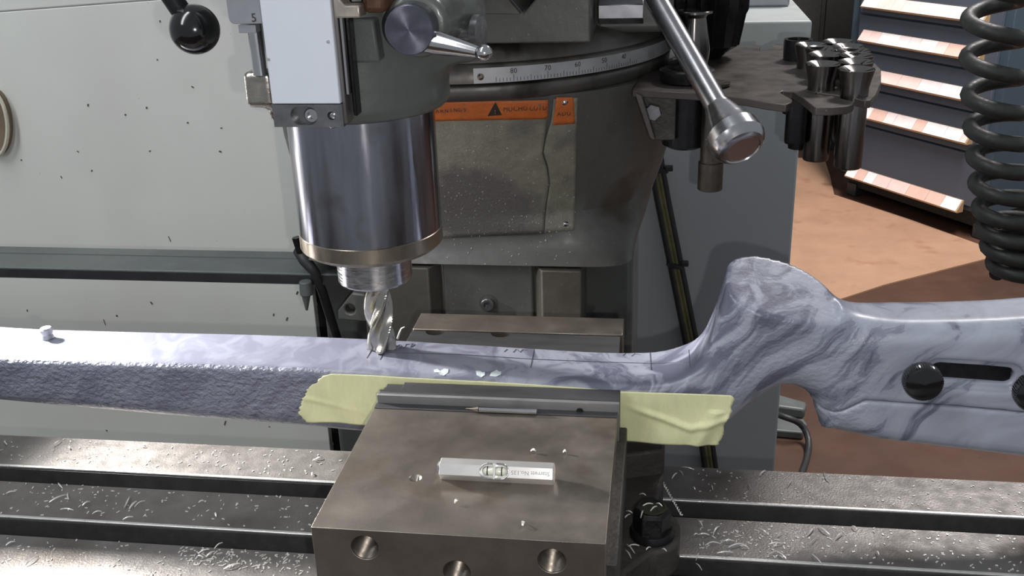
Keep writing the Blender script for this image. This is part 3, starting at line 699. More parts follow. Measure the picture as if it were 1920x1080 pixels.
# ================================================================== masking tape
def tapez(px, py): return PY(px, py, .5785)
tl_ = [(603, 706), (622, 701), (700, 704), (760, 708), (900, 715), (1000, 721), (1100, 728), (1160, 734), (1220, 736), (1290, 738), (1366, 741)]
bl_ = [(572, 792), (600, 791), (680, 797), (708, 800), (900, 806), (1000, 812), (1100, 818), (1158, 826), (1215, 830), (1270, 833), (1344, 837)]
NX, NY = 160, 34
tx0, tx1 = tapez(560, 750).x, tapez(1377, 780).x
tz = [(tapez(*p).x, tapez(*p).z) for p in tl_]; bz = [(tapez(*p).x, tapez(*p).z) for p in bl_]
def edgeL(t):   # torn left edge px offset along height
    return np.interp(t, [0, .1, .3, .5, .7, .85, .93, 1], [604, 594, 576, 568, 562, 560, 567, 574])
def edgeR(t): return np.interp(t, [0, .08, .2, .35, .5, .62, .75, .9, 1], [1372, 1378, 1372, 1371, 1362, 1356, 1357, 1352, 1344])
rows = []
rng_ = np.random.RandomState(3); jl = rng_.rand(NY + 1) * 7 - 3.5; jr = rng_.rand(NY + 1) * 5 - 2.5
rgt = tapez(1165, 780).x
for i in range(NY + 1):
    t = i / NY; row = []
    for k in range(NX + 1):
        s_ = k / NX
        xl_ = tapez(edgeL(t) + jl[i], 700 + 90 * t).x; xr_ = tapez(edgeR(t) + jr[i], 740 + 95 * t).x
        x = xl_ + (xr_ - xl_) * s_
        z = np.interp(x, [p[0] for p in tz], [p[1] for p in tz]) * (1 - t) + np.interp(x, [p[0] for p in bz], [p[1] for p in bz]) * t
        y = .5785
        if x > rgt:                        # free end bows out in soft folds
            f = min((x - rgt) / .02, 1)
            u = (x - rgt) / (tx1 - rgt)
            y -= f * (.0018 * max(0, 1 - abs((t - .25 - .42 * (1 - abs(u - .62) * 1.6)) / .09)) + .0022 * max(0, 1 - abs((u - .80 + .22 * (t - .5)) / .09)) * (t > .3) + .0012 * math.sin(7 * u + 5 * t) * t)
        if x < tapez(700, 750).x:
            u = (tapez(700, 750).x - x) / .045
            y -= .0010 * min(1, u) * math.sin(6 * t + 9 * u) * t + .0008 * min(1, u) * max(0, 1 - abs(t - .8 + .3 * u) / .08)
        y -= .0000
        row.append(Vector((x, y, z)))
    rows.append(row)
b = MB(); b.grid(rows)
tag(b.build('masking_tape', m_tape, smooth=180, solid=.00025), 'strip of yellow masking tape with torn ends between stock and front jaw', 'tape')

# ================================================================== pocket level and scriber on the jaw
R6 = .0060
cA = PZ(824, 880, -.3075); cB = PZ(1040, 881, -.3075)
yl = cA.y + R6 * .5; zc = VT + R6 * .866
lv = thing('pocket_level', ((cA.x + cB.x) / 2, yl, VT), 'small bright hexagonal steel pocket level lying on the big jaw block', 'level')
m_lvl = mat('satin_level_steel', (.80, .785, .76), .30, .75, .02, 60, rvar=.02)
L0, L1 = cA.x, cB.x; mx_ = PY(929, 880, yl).x
LN = Vector((0, -.8660, .5)); LT_ = Vector((0, .5, .8660)); LX = Vector((1, 0, 0)); LC = Vector((mx_, yl, zc)); AP = R6 * .866
b = MB(); rows = []
for x, r in ((L0, R6 - .0004), (L0 + .0005, R6), (L1 - .0005, R6), (L1, R6 - .0004)):
    rows.append([Vector((x, yl + r * math.cos(math.radians(60 * k)), zc + r * math.sin(math.radians(60 * k)))) for k in range(6)])
b.grid(rows, True); b.f += [(5, 4, 3, 2, 1, 0), (18, 19, 20, 21, 22, 23)]
o = b.build('hex_body', m_lvl, None, smooth=0)
def lbox(x0, x1, t0, t1, n0, n1):
    q = MB(); P_ = lambda x, t, n: LC + LX * x + LT_ * t + LN * n
    return q.hexa([P_(x0, t0, n0), P_(x1, t0, n0), P_(x1, t1, n0), P_(x0, t1, n0)], [P_(x0, t0, n1), P_(x1, t0, n1), P_(x1, t1, n1), P_(x0, t1, n1)])
hw = .0040
cuts = []; cap_ = []                   # one stadium-shaped cutter
for k in range(13): t = math.pi * (k / 12 - .5); cap_.append((.0038 + hw * math.cos(t), hw * math.sin(t)))
for k in range(13): t = math.pi * (k / 12 + .5); cap_.append((-.0038 + hw * math.cos(t), hw * math.sin(t)))
q = MB(); nq = len(cap_)
q.add([LC + LX * a_ + LT_ * b_ + LN * .001 for a_, b_ in cap_] + [LC + LX * a_ + LT_ * b_ + LN * .012 for a_, b_ in cap_], [tuple(range(nq - 1, -1, -1)), tuple(range(nq, 2 * nq))] + [(i, (i + 1) % nq, nq + (i + 1) % nq, nq + i) for i in range(nq)])
cuts.append(q.build('c', None, smooth=0)); boolean(o, cuts); o.data.shade_flat(); o.parent = lv; o.location = -lv.location
b = MB(); b.lathe([(0, R6 * .84), (.0012, R6 * .74), (.0022, R6 * .3), (.0024, .0002)], (L0 + .0001, yl, zc), (-1, 0, 0), 24); b.build('end_plug', m_chrome, lv)
b = MB(); b.lathe([(0, .0001), (.0008, .0016), (.002, .0024), (.0125, .0024), (.0137, .0016), (.0145, .0001)], LC + LX * -.00725 + LN * .0022, (1, 0, 0), 24, cap=False); b.build('vial', m_glass, lv, smooth=80)
for dx in (-.0040, -.0006 + .0046):
    b = MB(); b.lathe([(0, .00252), (.0006, .00252)], LC + LX * (dx - .0003) + LN * .0022, (1, 0, 0), 24); b.build('vial_line', m_black, lv)
for dx in (-1, 1):       # bright rim of the window, one half ring each side
    pts = [LC + LX * (dx * (.0038 + (hw + .0001) * math.cos(t))) + LT_ * ((hw + .0001) * math.sin(t)) + LN * (AP * .93) for t in [math.pi * (k / 16 - .5) for k in range(17)]]
    b = MB(); b.tube([LC + LX * (dx * .0012) + LT_ * -(hw + .0001) + LN * (AP * .93)] + pts + [LC + LX * (dx * .0012) + LT_ * (hw + .0001) + LN * (AP * .93)], .00055, 8); b.build('window_rim', m_chrome, lv, smooth=80)
lbox(-.0007, .0007, -.0042, .0042, .001, AP + .0001).build('bridge', m_lvl, lv, .0002)
text('engraving', 'Starrett No.135', .0033, mat('etched_grey', (.33, .31, .29), .6), lv, LC + LX * (PY(996, 880, yl).x - mx_) + LN * (AP + .00002), (-1, 0, 0), -LT_, .00003)
s0 = PZ(874, 765, -.3125); s1 = PZ(1008, 769, -.3125)
yy = min(s0.y, .5545) - .0018
sc_ = thing('centre_finder', ((s0.x + s1.x) / 2, yy, VT), 'thin pointed steel pin lying along the jaw plate edge', 'pin')
ln = s1.x - s0.x
b = MB(); b.lathe([(0, .0002), (.004, .0006), (.0078, .0021), (.0082, .0022), (.0084, .0014)], (s0.x, yy, VT + .0022), (1, 0, 0), 20); tag(b.build('cone_point', m_collar, sc_), 'dull conical tip')
b = MB(); b.lathe([(0, .0014), (.0002, .0019), (ln - .0088, .0019), (ln - .0084, .0016)], (s0.x + .0084, yy, VT + .0021), (1, 0, 0), 20); b.build('shank', m_chrome, sc_)

# ================================================================== machine column
CX, CY = -.18, .99
col = thing('mill_column', (CX, CY, 0), 'grey-green milling machine column with turret and worn warning plate', 'machine column')
prof = [(185, 1256, .817), (205, 1258, .820), (232, 1258, .826), (268, 1254, .833), (300, 1246, .840), (335, 1234, .848), (370, 1218, .855), (405, 1202, .862), (440, 1191, .866), (465, 1185, .864), (484, 1181, .858), (497, 1179, .853)]
rows = []; ns = 96
yside = .97
for py_, px_, yf in prof:
    z = PY(912, py_, yf).z
    # silhouette on the right lies near the column's side: take the x there at the same height
    zr_ = z - H
    # find pixel row of the side contour at this height
    best = min(range(120, 660, 4), key=lambda q_: abs(PY(px_, q_, yside).z - z))
    cxs = np.interp(best, [150, 190, 230, 270, 330, 360, 410, 450, 500, 640], [1262, 1259, 1258, 1253, 1234, 1220, 1196, 1186, 1180, 1174])
    hw = PY(cxs, best, yside).x - CX
    row = []
    for k in range(ns):
        t = 2 * math.pi * k / ns; e = 2 / (2.35 + 9 * max(0, (py_ - 400) / 97.) ** 1.5)
        cx_ = abs(math.cos(t)) ** e * math.copysign(1, math.cos(t)); sy_ = abs(math.sin(t)) ** e * math.copysign(1, math.sin(t))
        row.append(Vector((CX + hw * cx_, CY + (CY - yf) * sy_, z)))
    rows.append(row)
rows = rows[::-1]
b = MB(); b.grid(rows, True); n = len(rows); b.f.append(tuple(range(ns - 1, -1, -1))); b.f.append(tuple(range((n - 1) * ns, n * ns)))
turret = b.build('turret', m_paint2, col, smooth=50)
ztop = rows[-1][0].z; zlip = rows[0][0].z
hwb = rows[0][0].x - CX
MB().box(CX - hwb + .004, CX + hwb - .001, .915, 1.15, .0, zlip + .01).build('column_body', m_paint, col, .006, seg=3)
# lip over the right hand pocket
a = PZ(1058, 487, zrel(zlip) + .0)
# ways
wy = .85; zw = PY(1050, 508, wy).z
wxl, wxr = PY(682, 560, wy).x, PY(1090, 560, wy).x
rxl, rxr = PY(806, 560, wy).x, PY(1016, 560, wy).x
zbot = H - .80
zc_ = PY(912, 496, wy + .012).z + .002
b = MB(); b.prism([(wxl, wy), (rxl, wy), (rxl + .009, wy + .016), (rxr - .008, wy + .016), (rxr, wy), (wxr, wy), (wxr, .93), (wxl, .93)], 'z', zbot, zw)
b.build('dovetail_way', m_way, col, .0012)
MB().box(rxl + .0105, rxr - .0095, wy + .012, .93, zbot + .05, zc_).build('way_panel', m_paint2, col, .0025)
c = PY(913, 573, wy + .006); b = MB(); b.lathe([(0, .0062), (.006, .0062), (.0068, .0055), (.0068, .0033), (.003, .0032), (.003, .0001)], c + Vector((0, .007, 0)), (0, -1, 0), 28)
b.build('socket_screw', m_dro, col)
b = MB(); b.lathe([(0, .009), (.0008, .0088)], c + Vector((0.0005, .0065, 0)), (0, -1, 0), 28); b.build('washer', m_ring, col)
# rings of the turret
ring = PZ(900, 160, -.16); RR = .189
zr0 = H - .16
yfr = ring.y; CYr = yfr + RR
zr1 = PY(900, 128, yfr).z
b = MB(); b.lathe([(0, RR * .965), (.002, RR * .985), (zr0 - ztop - .002, RR * .995), (zr0 - ztop, RR * .985)], (CX, CYr, ztop - .001), (0, 0, 1), 128); b.build('flange', m_ring, col, smooth=60)
b = MB(); b.lathe([(0, RR), (zr1 - zr0, RR), (zr1 - zr0 + .002, RR - .003)], (CX, CYr, zr0 + .0006), (0, 0, 1), 128); b.build('scale_ring', m_ring, col, smooth=60)
zd = PY(900, 84, yfr + .008).z
b = MB(); b.lathe([(0, RR - .004), (.010, RR - .006), (zd - zr1, RR - .014), (zd - zr1 + .004, RR - .03)], (CX, CYr, zr1), (0, 0, 1), 128); b.build('turret_dome', m_ring, col, smooth=80)
def onring(px, r=RR, up=0):           # point of the ring cylinder seen at px along mid height
    # solve angle whose projected x equals px
    lo, hi = -math.pi / 2 - .6, .1
    best = None
    for k in range(700):
        t = lo + (hi - lo) * k / 699
        p = Vector((CX + r * math.cos(t), CYr + r * math.sin(t), (zr0 + zr1) / 2 + up)); d_ = p - CAMP
        u = np.array([d_.x, d_.y, d_.z]); cx_ = _X[0] * u[0] + _Y[0] * u[1] + _Z[0] * u[2]; w_ = _X[2] * u[0] + _Y[2] * u[1] + _Z[2] * u[2]
        e = abs(960 + F * cx_ / w_ - px)
        if best is None or e < best[0]: best = (e, t)
    return best[1]
t0, t1 = onring(888), onring(1262); rows = []
for k in range(41):
    t = t0 + (t1 - t0) * k / 40; q = []
    for r, z in ((RR + .0004, zr0 + .0010), (RR + .0014, zr0 + .0010), (RR + .0014, zr1 - .0004), (RR + .0004, zr1 - .0004)):
        q.append(Vector((CX + r * math.cos(t), CYr + r * math.sin(t), z)))
    rows.append(q)
b = MB(); b.grid(rows, True); b.f.append((0, 1, 2, 3)); b.f.append((163, 162, 161, 160)); splate = b.build('degree_plate', m_plate, col, smooth=30)
def ringpt(t, r, z): return Vector((CX + r * math.cos(t), CYr + r * math.sin(t), z))
t80, t70 = onring(962), onring(1026); dt = (t70 - t80) / 10
b = MB()
for k in range(-5, 44):
    t = t80 + dt * k
    if t < t0 + .02 or t > t1: continue
    hgt = .0055 if k % 10 == 0 else (.0042 if k % 5 == 0 else .0028); w_ = .00018 / RR
    z0_ = zr0 + .0016
    b.hexa([ringpt(t - w_, RR + .0013, z0_), ringpt(t + w_, RR + .0013, z0_), ringpt(t + w_, RR + .0013, z0_ + hgt), ringpt(t - w_, RR + .0013, z0_ + hgt)],
           [ringpt(t - w_, RR + .0015, z0_), ringpt(t + w_, RR + .0015, z0_), ringpt(t + w_, RR + .0015, z0_ + hgt), ringpt(t - w_, RR + .0015, z0_ + hgt)])
tag(b.build('tick_marks', m_ink, splate, smooth=0), kind='stuff')
for s_, k in (('80', 0), ('70', 10), ('60', 19.5), ('50', 29), ('40', 37)):
    t = t80 + dt * k; tx = Vector((-math.sin(t), math.cos(t), 0))
    text('numeral', s_, .0058, m_ink, splate, ringpt(t, RR + .00148, zr1 - .0040), tx, (0, 0, 1), .00005)
t = onring(901); b = MB(); b.lathe([(0, .0028), (.0012, .0025), (.0022, .0012), (.0024, .0001)], ringpt(t, RR + .0012, (zr0 + zr1) / 2 - .0005), (math.cos(t), math.sin(t), 0), 20); b.build('rivet', m_collar, splate)

# warning plate, riveted round the turret front
TB = bvh_of([turret])
def on_tur(px, py, lift=.001):
    p, n_ = hit(TB, px, py, lift); return p
def tpatch(name, left, right, top, bot, m, nx=30, ny=24, lift=.0009, parent=None, th=.0008):
    rows = []
    for j in range(ny + 1):
        t = j / ny; row = []
        for i in range(nx + 1):
            s_ = i / nx
            yt = np.interp(s_, [0, 1], top); yb2 = np.interp(s_, [0, 1], bot); py_ = yt + (yb2 - yt) * t
            xl2 = left(t); xr2 = right(t); px_ = xl2 + (xr2 - xl2) * s_
            p = on_tur(px_, py_, lift)
            row.append(p)
        rows.append(row)
    b = MB(); b.grid(rows); o = b.build(name, m, parent or col, smooth=60, solid=th); return o
tear = lambda t: np.interp(t, [0, .15, .3, .4, .5, .62, .75, .85, .93, 1], [1027, 1024, 1020, 1016, 1024, 1029, 1024, 1021, 1020, 1020])
tear2 = lambda t: np.interp(t, [0, .15, .3, .4, .5, .62, .75, .85, .93, 1], [1037, 1034, 1023, 1019, 1027, 1031, 1026, 1023, 1022, 1021])
wl = thing('warning_plate', PY(930, 310, .84), 'cracked orange and yellow warning plate riveted to the turret front', 'sign')
on0 = tpatch('plate_sheet', lambda t: 770 + 30 * t, tear, (190, 186), (447, 437), m_warn, 40, 30, parent=wl); tag(on0, 'large worn yellow-grey sheet')
on1 = tpatch('plate_strip', tear2, lambda t: 1082 - 6 * t, (184, 182), (436, 431), m_warn, 10, 30, parent=wl); tag(on1, 'narrow torn strip right of the crack')
tpatch('orange_band', lambda t: 770 + 4 * t, lambda t: 1027 - 1.5 * t, (190, 186), (226, 221), m_orange, 40, 6, .0015, parent=on0, th=.0004)
tpatch('orange_band', lambda t: 1042 - 6 * t, lambda t: 1074 + 3 * t, (181, 181), (233, 230), m_orange, 8, 8, .0015, parent=on1, th=.0004)
def ttext(s_, px, py, hpx, par, dark=m_ink, wpx=None):
    for i_, ch_ in enumerate(s_):
        adv = (wpx or hpx * .8 * len(s_)) / len(s_); x_ = px + adv * (i_ - (len(s_) - 1) / 2); y_ = py - (x_ - px) * .05
        c, n_ = hit(TB, x_, y_, .0021); c2, _ = hit(TB, x_ + 6, y_ - .3, .0021); w_ = (c - CAMP).length
        o_ = text('lettering', ch_, hpx * 1.38 * w_ / F, dark, par, c, c2 - c, (0, 0, 1), .00008)
        if wpx:
            xs_ = [(v.co + Vector(par.parent.location)).x for v in o_.data.vertices]; cw = max(xs_) - min(xs_); cx0 = (max(xs_) + min(xs_)) / 2
            k_s = min(1, adv * .80 * w_ / F / max(cw, 1e-6))
            for v in o_.data.vertices: v.co.x = (cx0 - par.parent.location.x) + (v.co.x - (cx0 - par.parent.location.x)) * k_s
ttext('WARNINGS', 842, 205, 8.5, on0, wpx=68); ttext('MUCHO', 966, 202, 9.5, on0, wpx=46); ttext('CUID', 1008, 200.5, 9.5, on0, wpx=33); ttext('ADO', 1056, 211, 8.5, on1, wpx=27)
tri = [(914, 215), (929, 189), (941, 213)]
P3 = [hit(TB, a_, b_, .0021)[0] for a_, b_ in tri]; b = MB(); b.add(P3 + [p + (CX - p.x) * Vector((0, 0, 0)) + Vector((0, .0003, 0)) for p in P3], [(0, 1, 2), (5, 4, 3), (0, 3, 4, 1), (1, 4, 5, 2), (2, 5, 3, 0)]); b.build('triangle_symbol', m_ink, on0, smooth=0)
ttext('!', 928.5, 206, 10, on0, m_orange)
for px_, py_, par in ((1058, 191, on1), (1060, 420, on1)):
    c, n_ = hit(TB, px_, py_, .001); b = MB(); b.lathe([(0, .0026), (.001, .0024), (.002, .0012), (.0022, .0001)], c, n_, 20); b.build('rivet', m_chrome, par)
b = MB(); 
for k in range(150):      # bright metal specks stuck on plate and turret foot
    px_ = random.uniform(825, 1080); py_ = random.choice((random.uniform(230, 440), random.uniform(360, 500)))
    c, n_ = hit(TB, px_, py_, .0014)
    if c is None: continue
    a_ = n_.orthogonal().normalized(); a_ = (Matrix.Rotation(random.uniform(0, 6.28), 3, n_) @ a_); l = random.uniform(.0002, .0008); b2 = n_.cross(a_) * random.uniform(.00015, .0003)
    b.hexa([c - a_ * l - b2, c + a_ * l - b2, c + a_ * l + b2, c - a_ * l + b2], [c - a_ * l - b2 + n_ * .0003, c + a_ * l - b2 + n_ * .0003, c + a_ * l + b2 + n_ * .0003, c - a_ * l + b2 + n_ * .0003])
tag(b.build('metal_specks', m_swarf, wl, smooth=0), kind='stuff')

# ================================================================== ram on the turret
yr = .811
ram = thing('mill_ram', (CX, 1.0, zd), 'grey ram block with dovetail resting on top of the turret', 'machine ram')
zrb = PY(1000, 81, yr).z; xrr = PY(1107, 40, yr).x; xrl = PY(830, 60, yr).x
xn, zn = PY(975, 28, yr).x, PY(975, 28, yr).z
o = MB().box(xrl, xrr, yr, 1.20, zrb, H + .02).build('ram_block', m_paint2, None, smooth=0)
p1, p2, p3 = PY(960, 0, yr), PY(981, 26, yr), PY(1003, 0, yr)
k_ = 6; up1 = p2 + (p1 - p2) * k_; up3 = p2 + (p3 - p2) * k_
cutb = MB(); cutb.prism([(p2.x, p2.z), (up3.x, up3.z), (up1.x, up1.z)], 'y', yr - .01, yr + .12); boolean(o, [cutb.build('c', None, smooth=0)])
o.parent = ram; o.location = -ram.location; bevel(o, .0015)
q1_, q2_ = PY(880, 27, yr - .008), PY(966, 26, yr - .008)
b = MB(); b.prism([(q1_.x + .004, q1_.z), (p2.x - .001, q2_.z - .0005), (p2.x - .001 + (p1.x - p2.x) * 3, p2.z + (p1.z - p2.z) * 3), (q1_.x + .006, p2.z + (p1.z - p2.z) * 3), (q1_.x - .002, q1_.z + .012)], 'y', yr - .008, yr + .004); b.build('gib_plate', m_paint2, ram, .001)
# shelf to the right, hex gib screw
b = MB().box(xrr - .002, PY(1262, 60, .90).x, .885, 1.2, zd - .004, H + .01); b.build('ram_saddle', m_paint2, ram, .006, seg=3)
c0 = PY(1146, 17, .855); c1 = PY(1207, 17, .855); b = MB(); rows = []
for x in (c0.x - .01, c1.x): rows.append([Vector((x, c0.y + .011 * math.cos(math.radians(60 * k + 30)), c0.z - .001 + .011 * math.sin(math.radians(60 * k + 30)))) for k in range(6)])
b.grid(rows, True); b.f += [(5, 4, 3, 2, 1, 0), (6, 7, 8, 9, 10, 11)]; b.build('hex_stud', m_rod, ram, .0006)

# ================================================================== milling head
QX, QY = -.1860, .615
mh = thing('milling_head', (QX, QY, H - .25), 'grey-green milling head casting with polished steel quill', 'milling head')
zcb = PY(690, 238, QY - .054).z
Xh, Yh, Zh = gridpts((-.26, .505, zcb - .008), (-.055, .80, H + .06), .0024)
D = sd_cyl(Xh, Yh, Zh, (QX, QY, (zcb + H + .1) / 2), .0565, (H + .1 - zcb) / 2, 2, .007)
# lower right shoulder and body running back to the ram
D = smin(D, sd_box(Xh, Yh, Zh, (QX - .002, .70, H + .0), (.042, .09, .11), .01), .02)
dc = PY(768, 56, .525)
D = smin(D, sd_cyl(Xh, Yh, Zh, (dc.x, .58, dc.z), .0175, .040, 1, .004), .010)
rb = PY(862, 85, .60)
D = smin(D, sd_box(Xh, Yh, Zh, (rb.x - .008, .614, rb.z + .008), (.019, .019, .0185), .007), .016)
Vh, Qh = nets(D, (-.26, .505, zcb - .008), .0024); casting = mesh_np('head_casting', Vh, Qh, m_paint, mh)
HB = bvh_of([casting])
# pad on the casting
pa = [PY(652, 36, .556), PY(700, 36, .556), PY(712, 117, .556), PY(657, 119, .556)]
b = MB(); b.hexa([p + Vector((0, .03, 0)) for p in pa][::-1], pa[::-1]); b.build('machined_pad', m_beam, mh, .0015)
# quill
zq0 = PY(700, 470, QY - .046).z
zq1 = zcb + .02
b = MB(); b.lathe([(0, .0462), (zq1 - zq0, .0462)], (QX, QY, zq0), (0, 0, 1), 96); quill = b.build('quill', m_quill, mh, smooth=60)
zc0 = PY(700, 500, QY - .0462).z - .003
b = MB(); b.lathe([(0, .034), (.0004, .0425), (.0030, .0458), (.0040, .0466), (zq0 - zc0 - .0005, .0466), (zq0 - zc0, .0460)], (QX, QY, zc0), (0, 0, 1), 96); b.build('quill_collar', m_collar, quill, smooth=30)
zn0 = PY(705, 546, QY - .0246).z - .003
b = MB(); b.lathe([(0, .013), (.0004, .0200), (.0022, .0238), (.0034, .0246), (zc0 - zn0 - .004, .0248), (zc0 - zn0 - .003, .0236), (zc0 - zn0 + .004, .0236)], (QX, QY, zn0), (0, 0, 1), 72); b.build('spindle_nose', m_nose, quill, smooth=25)
b = MB(); b.lathe([(0, .0105), (.003, .0115), (.004, .0115)], (QX, QY, zn0 - .0025), (0, 0, 1), 48); b.build('collet_face', m_nose, quill)
# clamp lever
dc = PY(767, 57, .520)
cl = thing('clamp_lever', dc, 'dark steel clamp hub with a tapered handle ending in a small ball', 'lever')
b = MB(); b.lathe([(0, .0128), (.0130, .0128), (.0137, .0122), (.0137, .0001)], dc + Vector((0, .0135, 0)), (0, -1, 0), 64); b.build('hub', m_disc, cl, smooth=30)
e0 = PY(806, 78, .527); e1 = PY(896, 98, .517); bc_ = PY(908, 99, .516)
b = MB(); b.lathe([(0, .0062), ((e1 - e0).length * .2, .0060), ((e1 - e0).length, .0030)], e0, e1 - e0, 28); b.build('handle', m_chrome, cl, smooth=60)
b = MB(); b.sphere(bc_, .0042, 28, 18); b.build('ball_end', m_chrome, cl, smooth=180)
# knurled disc on the right side of the head, and its stud
c = PY(911, 66, .588); b = MB(); b.lathe([(0, .0055), (.012, .0055), (.0135, .0105), (.0175, .0105), (.018, .009)], c + Vector((-.020, .004, .001)), (1, -.18, 0), 36); b.build('side_knob', m_dro, mh)
c = PY(862, 24, .612); b = MB(); b.lathe([(0, .010), (.002, .0100), (.003, .006), (.008, .006), (.010, .004)], c + Vector((0, 0, -.007)), (0, 0, 1), 24); b.build('oil_cup', m_rust, mh)
b = MB(); c = PY(838, 10, .64); b.cyl(c + Vector((0, 0, -.012)), c + Vector((0, 0, .03)), .008, n=20); b.build('rusty_post', m_rust, mh)
# quill lever with black ball
bl = PY(365, 55, .60); st1 = PY(330, 8, .60); st0 = PY(300, -45, .60)
hl = thing('quill_lever', bl, 'black ball knob on a dark stem in front of the pale guard', 'lever')
b = MB(); b.sphere(bl, .0150, 40, 26); b.build('ball', m_ball, hl, smooth=180)
dv = (bl - st1).normalized()
b = MB(); b.cyl(st0 - dv * .05, bl - dv * .012, .0050, .0062, 24); b.build('stem', m_black, hl, smooth=60)

# ================================================================== linear scale (white cover) in front of the quill
YB = .535
wa, wb_ = PY(482, 0, YB).x, PY(636, 195, YB).x
wa = (PY(484, 0, YB).x + PY(512, 195, YB).x) / 2; wb_ = (PY(624, 0, YB).x + PY(634, 195, YB).x) / 2
zb1 = PY(570, 195, YB).z; zb0 = PY(575, 238, YB).z
ls = thing('linear_scale', ((wa + wb_) / 2, YB, zb0), 'white rectangular scale cover hanging in front of the quill', 'scale')
MB().box(wa, wb_, YB, YB + .012, zb1, H + .06).build('white_cover', m_white, ls, .0006)
o = MB().box(wa, wb_ + .0008, YB - .0004, YB + .016, zb0, zb1 - .0003).build('end_block', m_dro, None, smooth=0)
c = PY(578, 217, YB); c2 = PY(562, 217, YB); hh = .0052
cuts = [MB().lathe([(-.002, hh), (.004, hh)], (c.x, YB, c.z), (0, 1, 0), 32).build('c', None, smooth=0), MB().lathe([(-.002, hh), (.004, hh)], (c2.x, YB, c.z), (0, 1, 0), 32).build('c', None, smooth=0),
        MB().box(c2.x, c.x, YB - .003, YB + .004, c.z - hh * .998, c.z + hh * .998).build('c', None, smooth=0),
        MB().cyl((PY(622, 217, YB).x, YB - .003, c.z), (PY(622, 217, YB).x, YB + .003, c.z), .0024, n=20).build('c', None, smooth=0)]
boolean(o, cuts); o.parent = ls; o.location = -ls.location; bevel(o, .0003)
b = MB(); b.lathe([(0, .0042), (.0028, .0042), (.0034, .0036), (.0034, .0022), (.0015, .0021), (.0015, .0001)], (PY(583, 217, YB).x, YB + .0038, c.z), (0, -1, 0), 28); b.build('socket_screw', m_chromeT, ls)
b = MB(); b.lathe([(0, .002), (.0018, .002), (.0022, .0012), (.0012, .0001)], (PY(622, 217, YB).x, YB + .0028, c.z), (0, -1, 0), 20); b.build('pin', m_chromeT, ls)
b = MB(); b.lathe([(0, .0001), (.0008, .0022), (.0022, .0034), (.0026, .0034)], (PY(618, 243, YB).x, YB + .006, zb0 - .0024), (0, 0, 1), 24); b.build('bottom_screw', m_chrome, ls, smooth=60)
for px_, py_ in ((503, 111), (615, 78)):
    c = PY(px_, py_, YB); b = MB(); b.lathe([(0, .0010), (.0004, .0008), (.0005, .0001)], c, (0, -1, 0), 12); b.build('screw', m_plate, ls)
# extrusion to the right of the cover
xr0, xr1 = wb_, PY(652, 120, YB + .006).x
xm = xr0 + (xr1 - xr0) * .45
MB().box(xr0, xm, YB + .003, YB + .016, zb0 + .001, H + .06).build('extrusion', m_rail, ls, .0004)
MB().box(xm + .0004, xm + .0022, YB + .0045, YB + .016, zb1 + .004, H + .06).build('bright_fin', m_chromeT, ls, .0003)
MB().box(xm + .0022, xr1 + .002, YB + .009, YB + .018, zb0 + .004, H + .06).build('dark_channel', m_black, ls, .0006)
# zinc reader bracket near the top
c = PY(648, 20, .527); b = MB()
l_, r2_ = PY(626, 20, .527).x, PY(674, 20, .527).x; zl, zh_ = PY(650, 34, .527).z, PY(650, 11, .527).z
b.prism([(l_, zl), (r2_, zl), (r2_, zh_), (l_ + .006, zh_), (l_ + .003, zh_ + .004), (l_, zh_ + .008)], 'y', .527, .540)
bz_ = thing('reader_bracket', (c.x, .53, zl), 'beige zinc hook bracket beside the white scale cover top', 'bracket')
b.build('hook', m_beige, bz_, .0008)
MB().box(l_ + .009, r2_ + .002, .530, .545, zh_ + .003, H + .03).build('slide_block', m_beige, bz_, .0015)
MB().box(r2_ - .001, r2_ + .012, .535, .565, zl + .001, H + .03).build('rusty_block', m_rust, bz_, .003)
# small depth scale plate with the numeral
dsx0, dsx1 = PY(427, 20, .55).x, wa + .002
dz0 = PY(455, 45, .55).z
b = MB(); r = .003; poly = [(dsx1, H + .04), (dsx0 - .001, H + .04), (dsx0, dz0 + r)]
for k in range(5): t = math.pi + math.pi / 2 * k / 4; poly.append((dsx0 + r + r * math.cos(t), dz0 + r + r * math.sin(t)))
poly += [(dsx1, dz0)]
ds = thing('depth_scale', (dsx0, .55, dz0), 'small grey plate marked with a black 5 left of the white cover', 'scale')
b.prism(poly[::-1], 'y', .550, .553); dp = b.build('plate', m_greyplate, ds, .0003)
c5 = PY(476, 34, .5498); text('numeral', '5', .0066, m_ink, ds, c5, (1, 0, 0), (0, 0, 1), .00005)
c = PY(458, 54, .552); MB().box(c.x - .003, c.x + .007, .551, .558, c.z - .0022, c.z + .0022).build('stop_tab', m_greyplate, ds, .0003)
# chrome stop rod and its cast bracket
rx = PY(480, 90, .562)
sr = thing('stop_rod', (rx.x, .562, rx.z - .02), 'bright vertical rod held in a rough cast bracket beside the scale', 'rod')
b = MB(); b.cyl((rx.x + .0006, .562, PY(487, 140, .562).z), (rx.x + .0006, .562, H + .06), .0040, n=24); b.build('rod', m_chrome, sr, smooth=60)
a0 = PY(484, 172, .566); Xb, Yb, Zb = gridpts((a0.x - .02, .55, a0.z - .028), (a0.x + .03, .60, a0.z + .022), .0010)
Db = sd_box(Xb, Yb, Zb, (a0.x + .0015, .570, a0.z + .0015), (.0085, .008, .0105), .0035)
Db = smin(Db, sd_box(Xb, Yb, Zb, (a0.x + .012, .575, a0.z - .006), (.008, .008, .012), .003), .006)
Vb, Qb = nets(Db, (a0.x - .02, .55, a0.z - .028), .0010); mesh_np('cast_bracket', Vb, Qb, m_cast, sr)

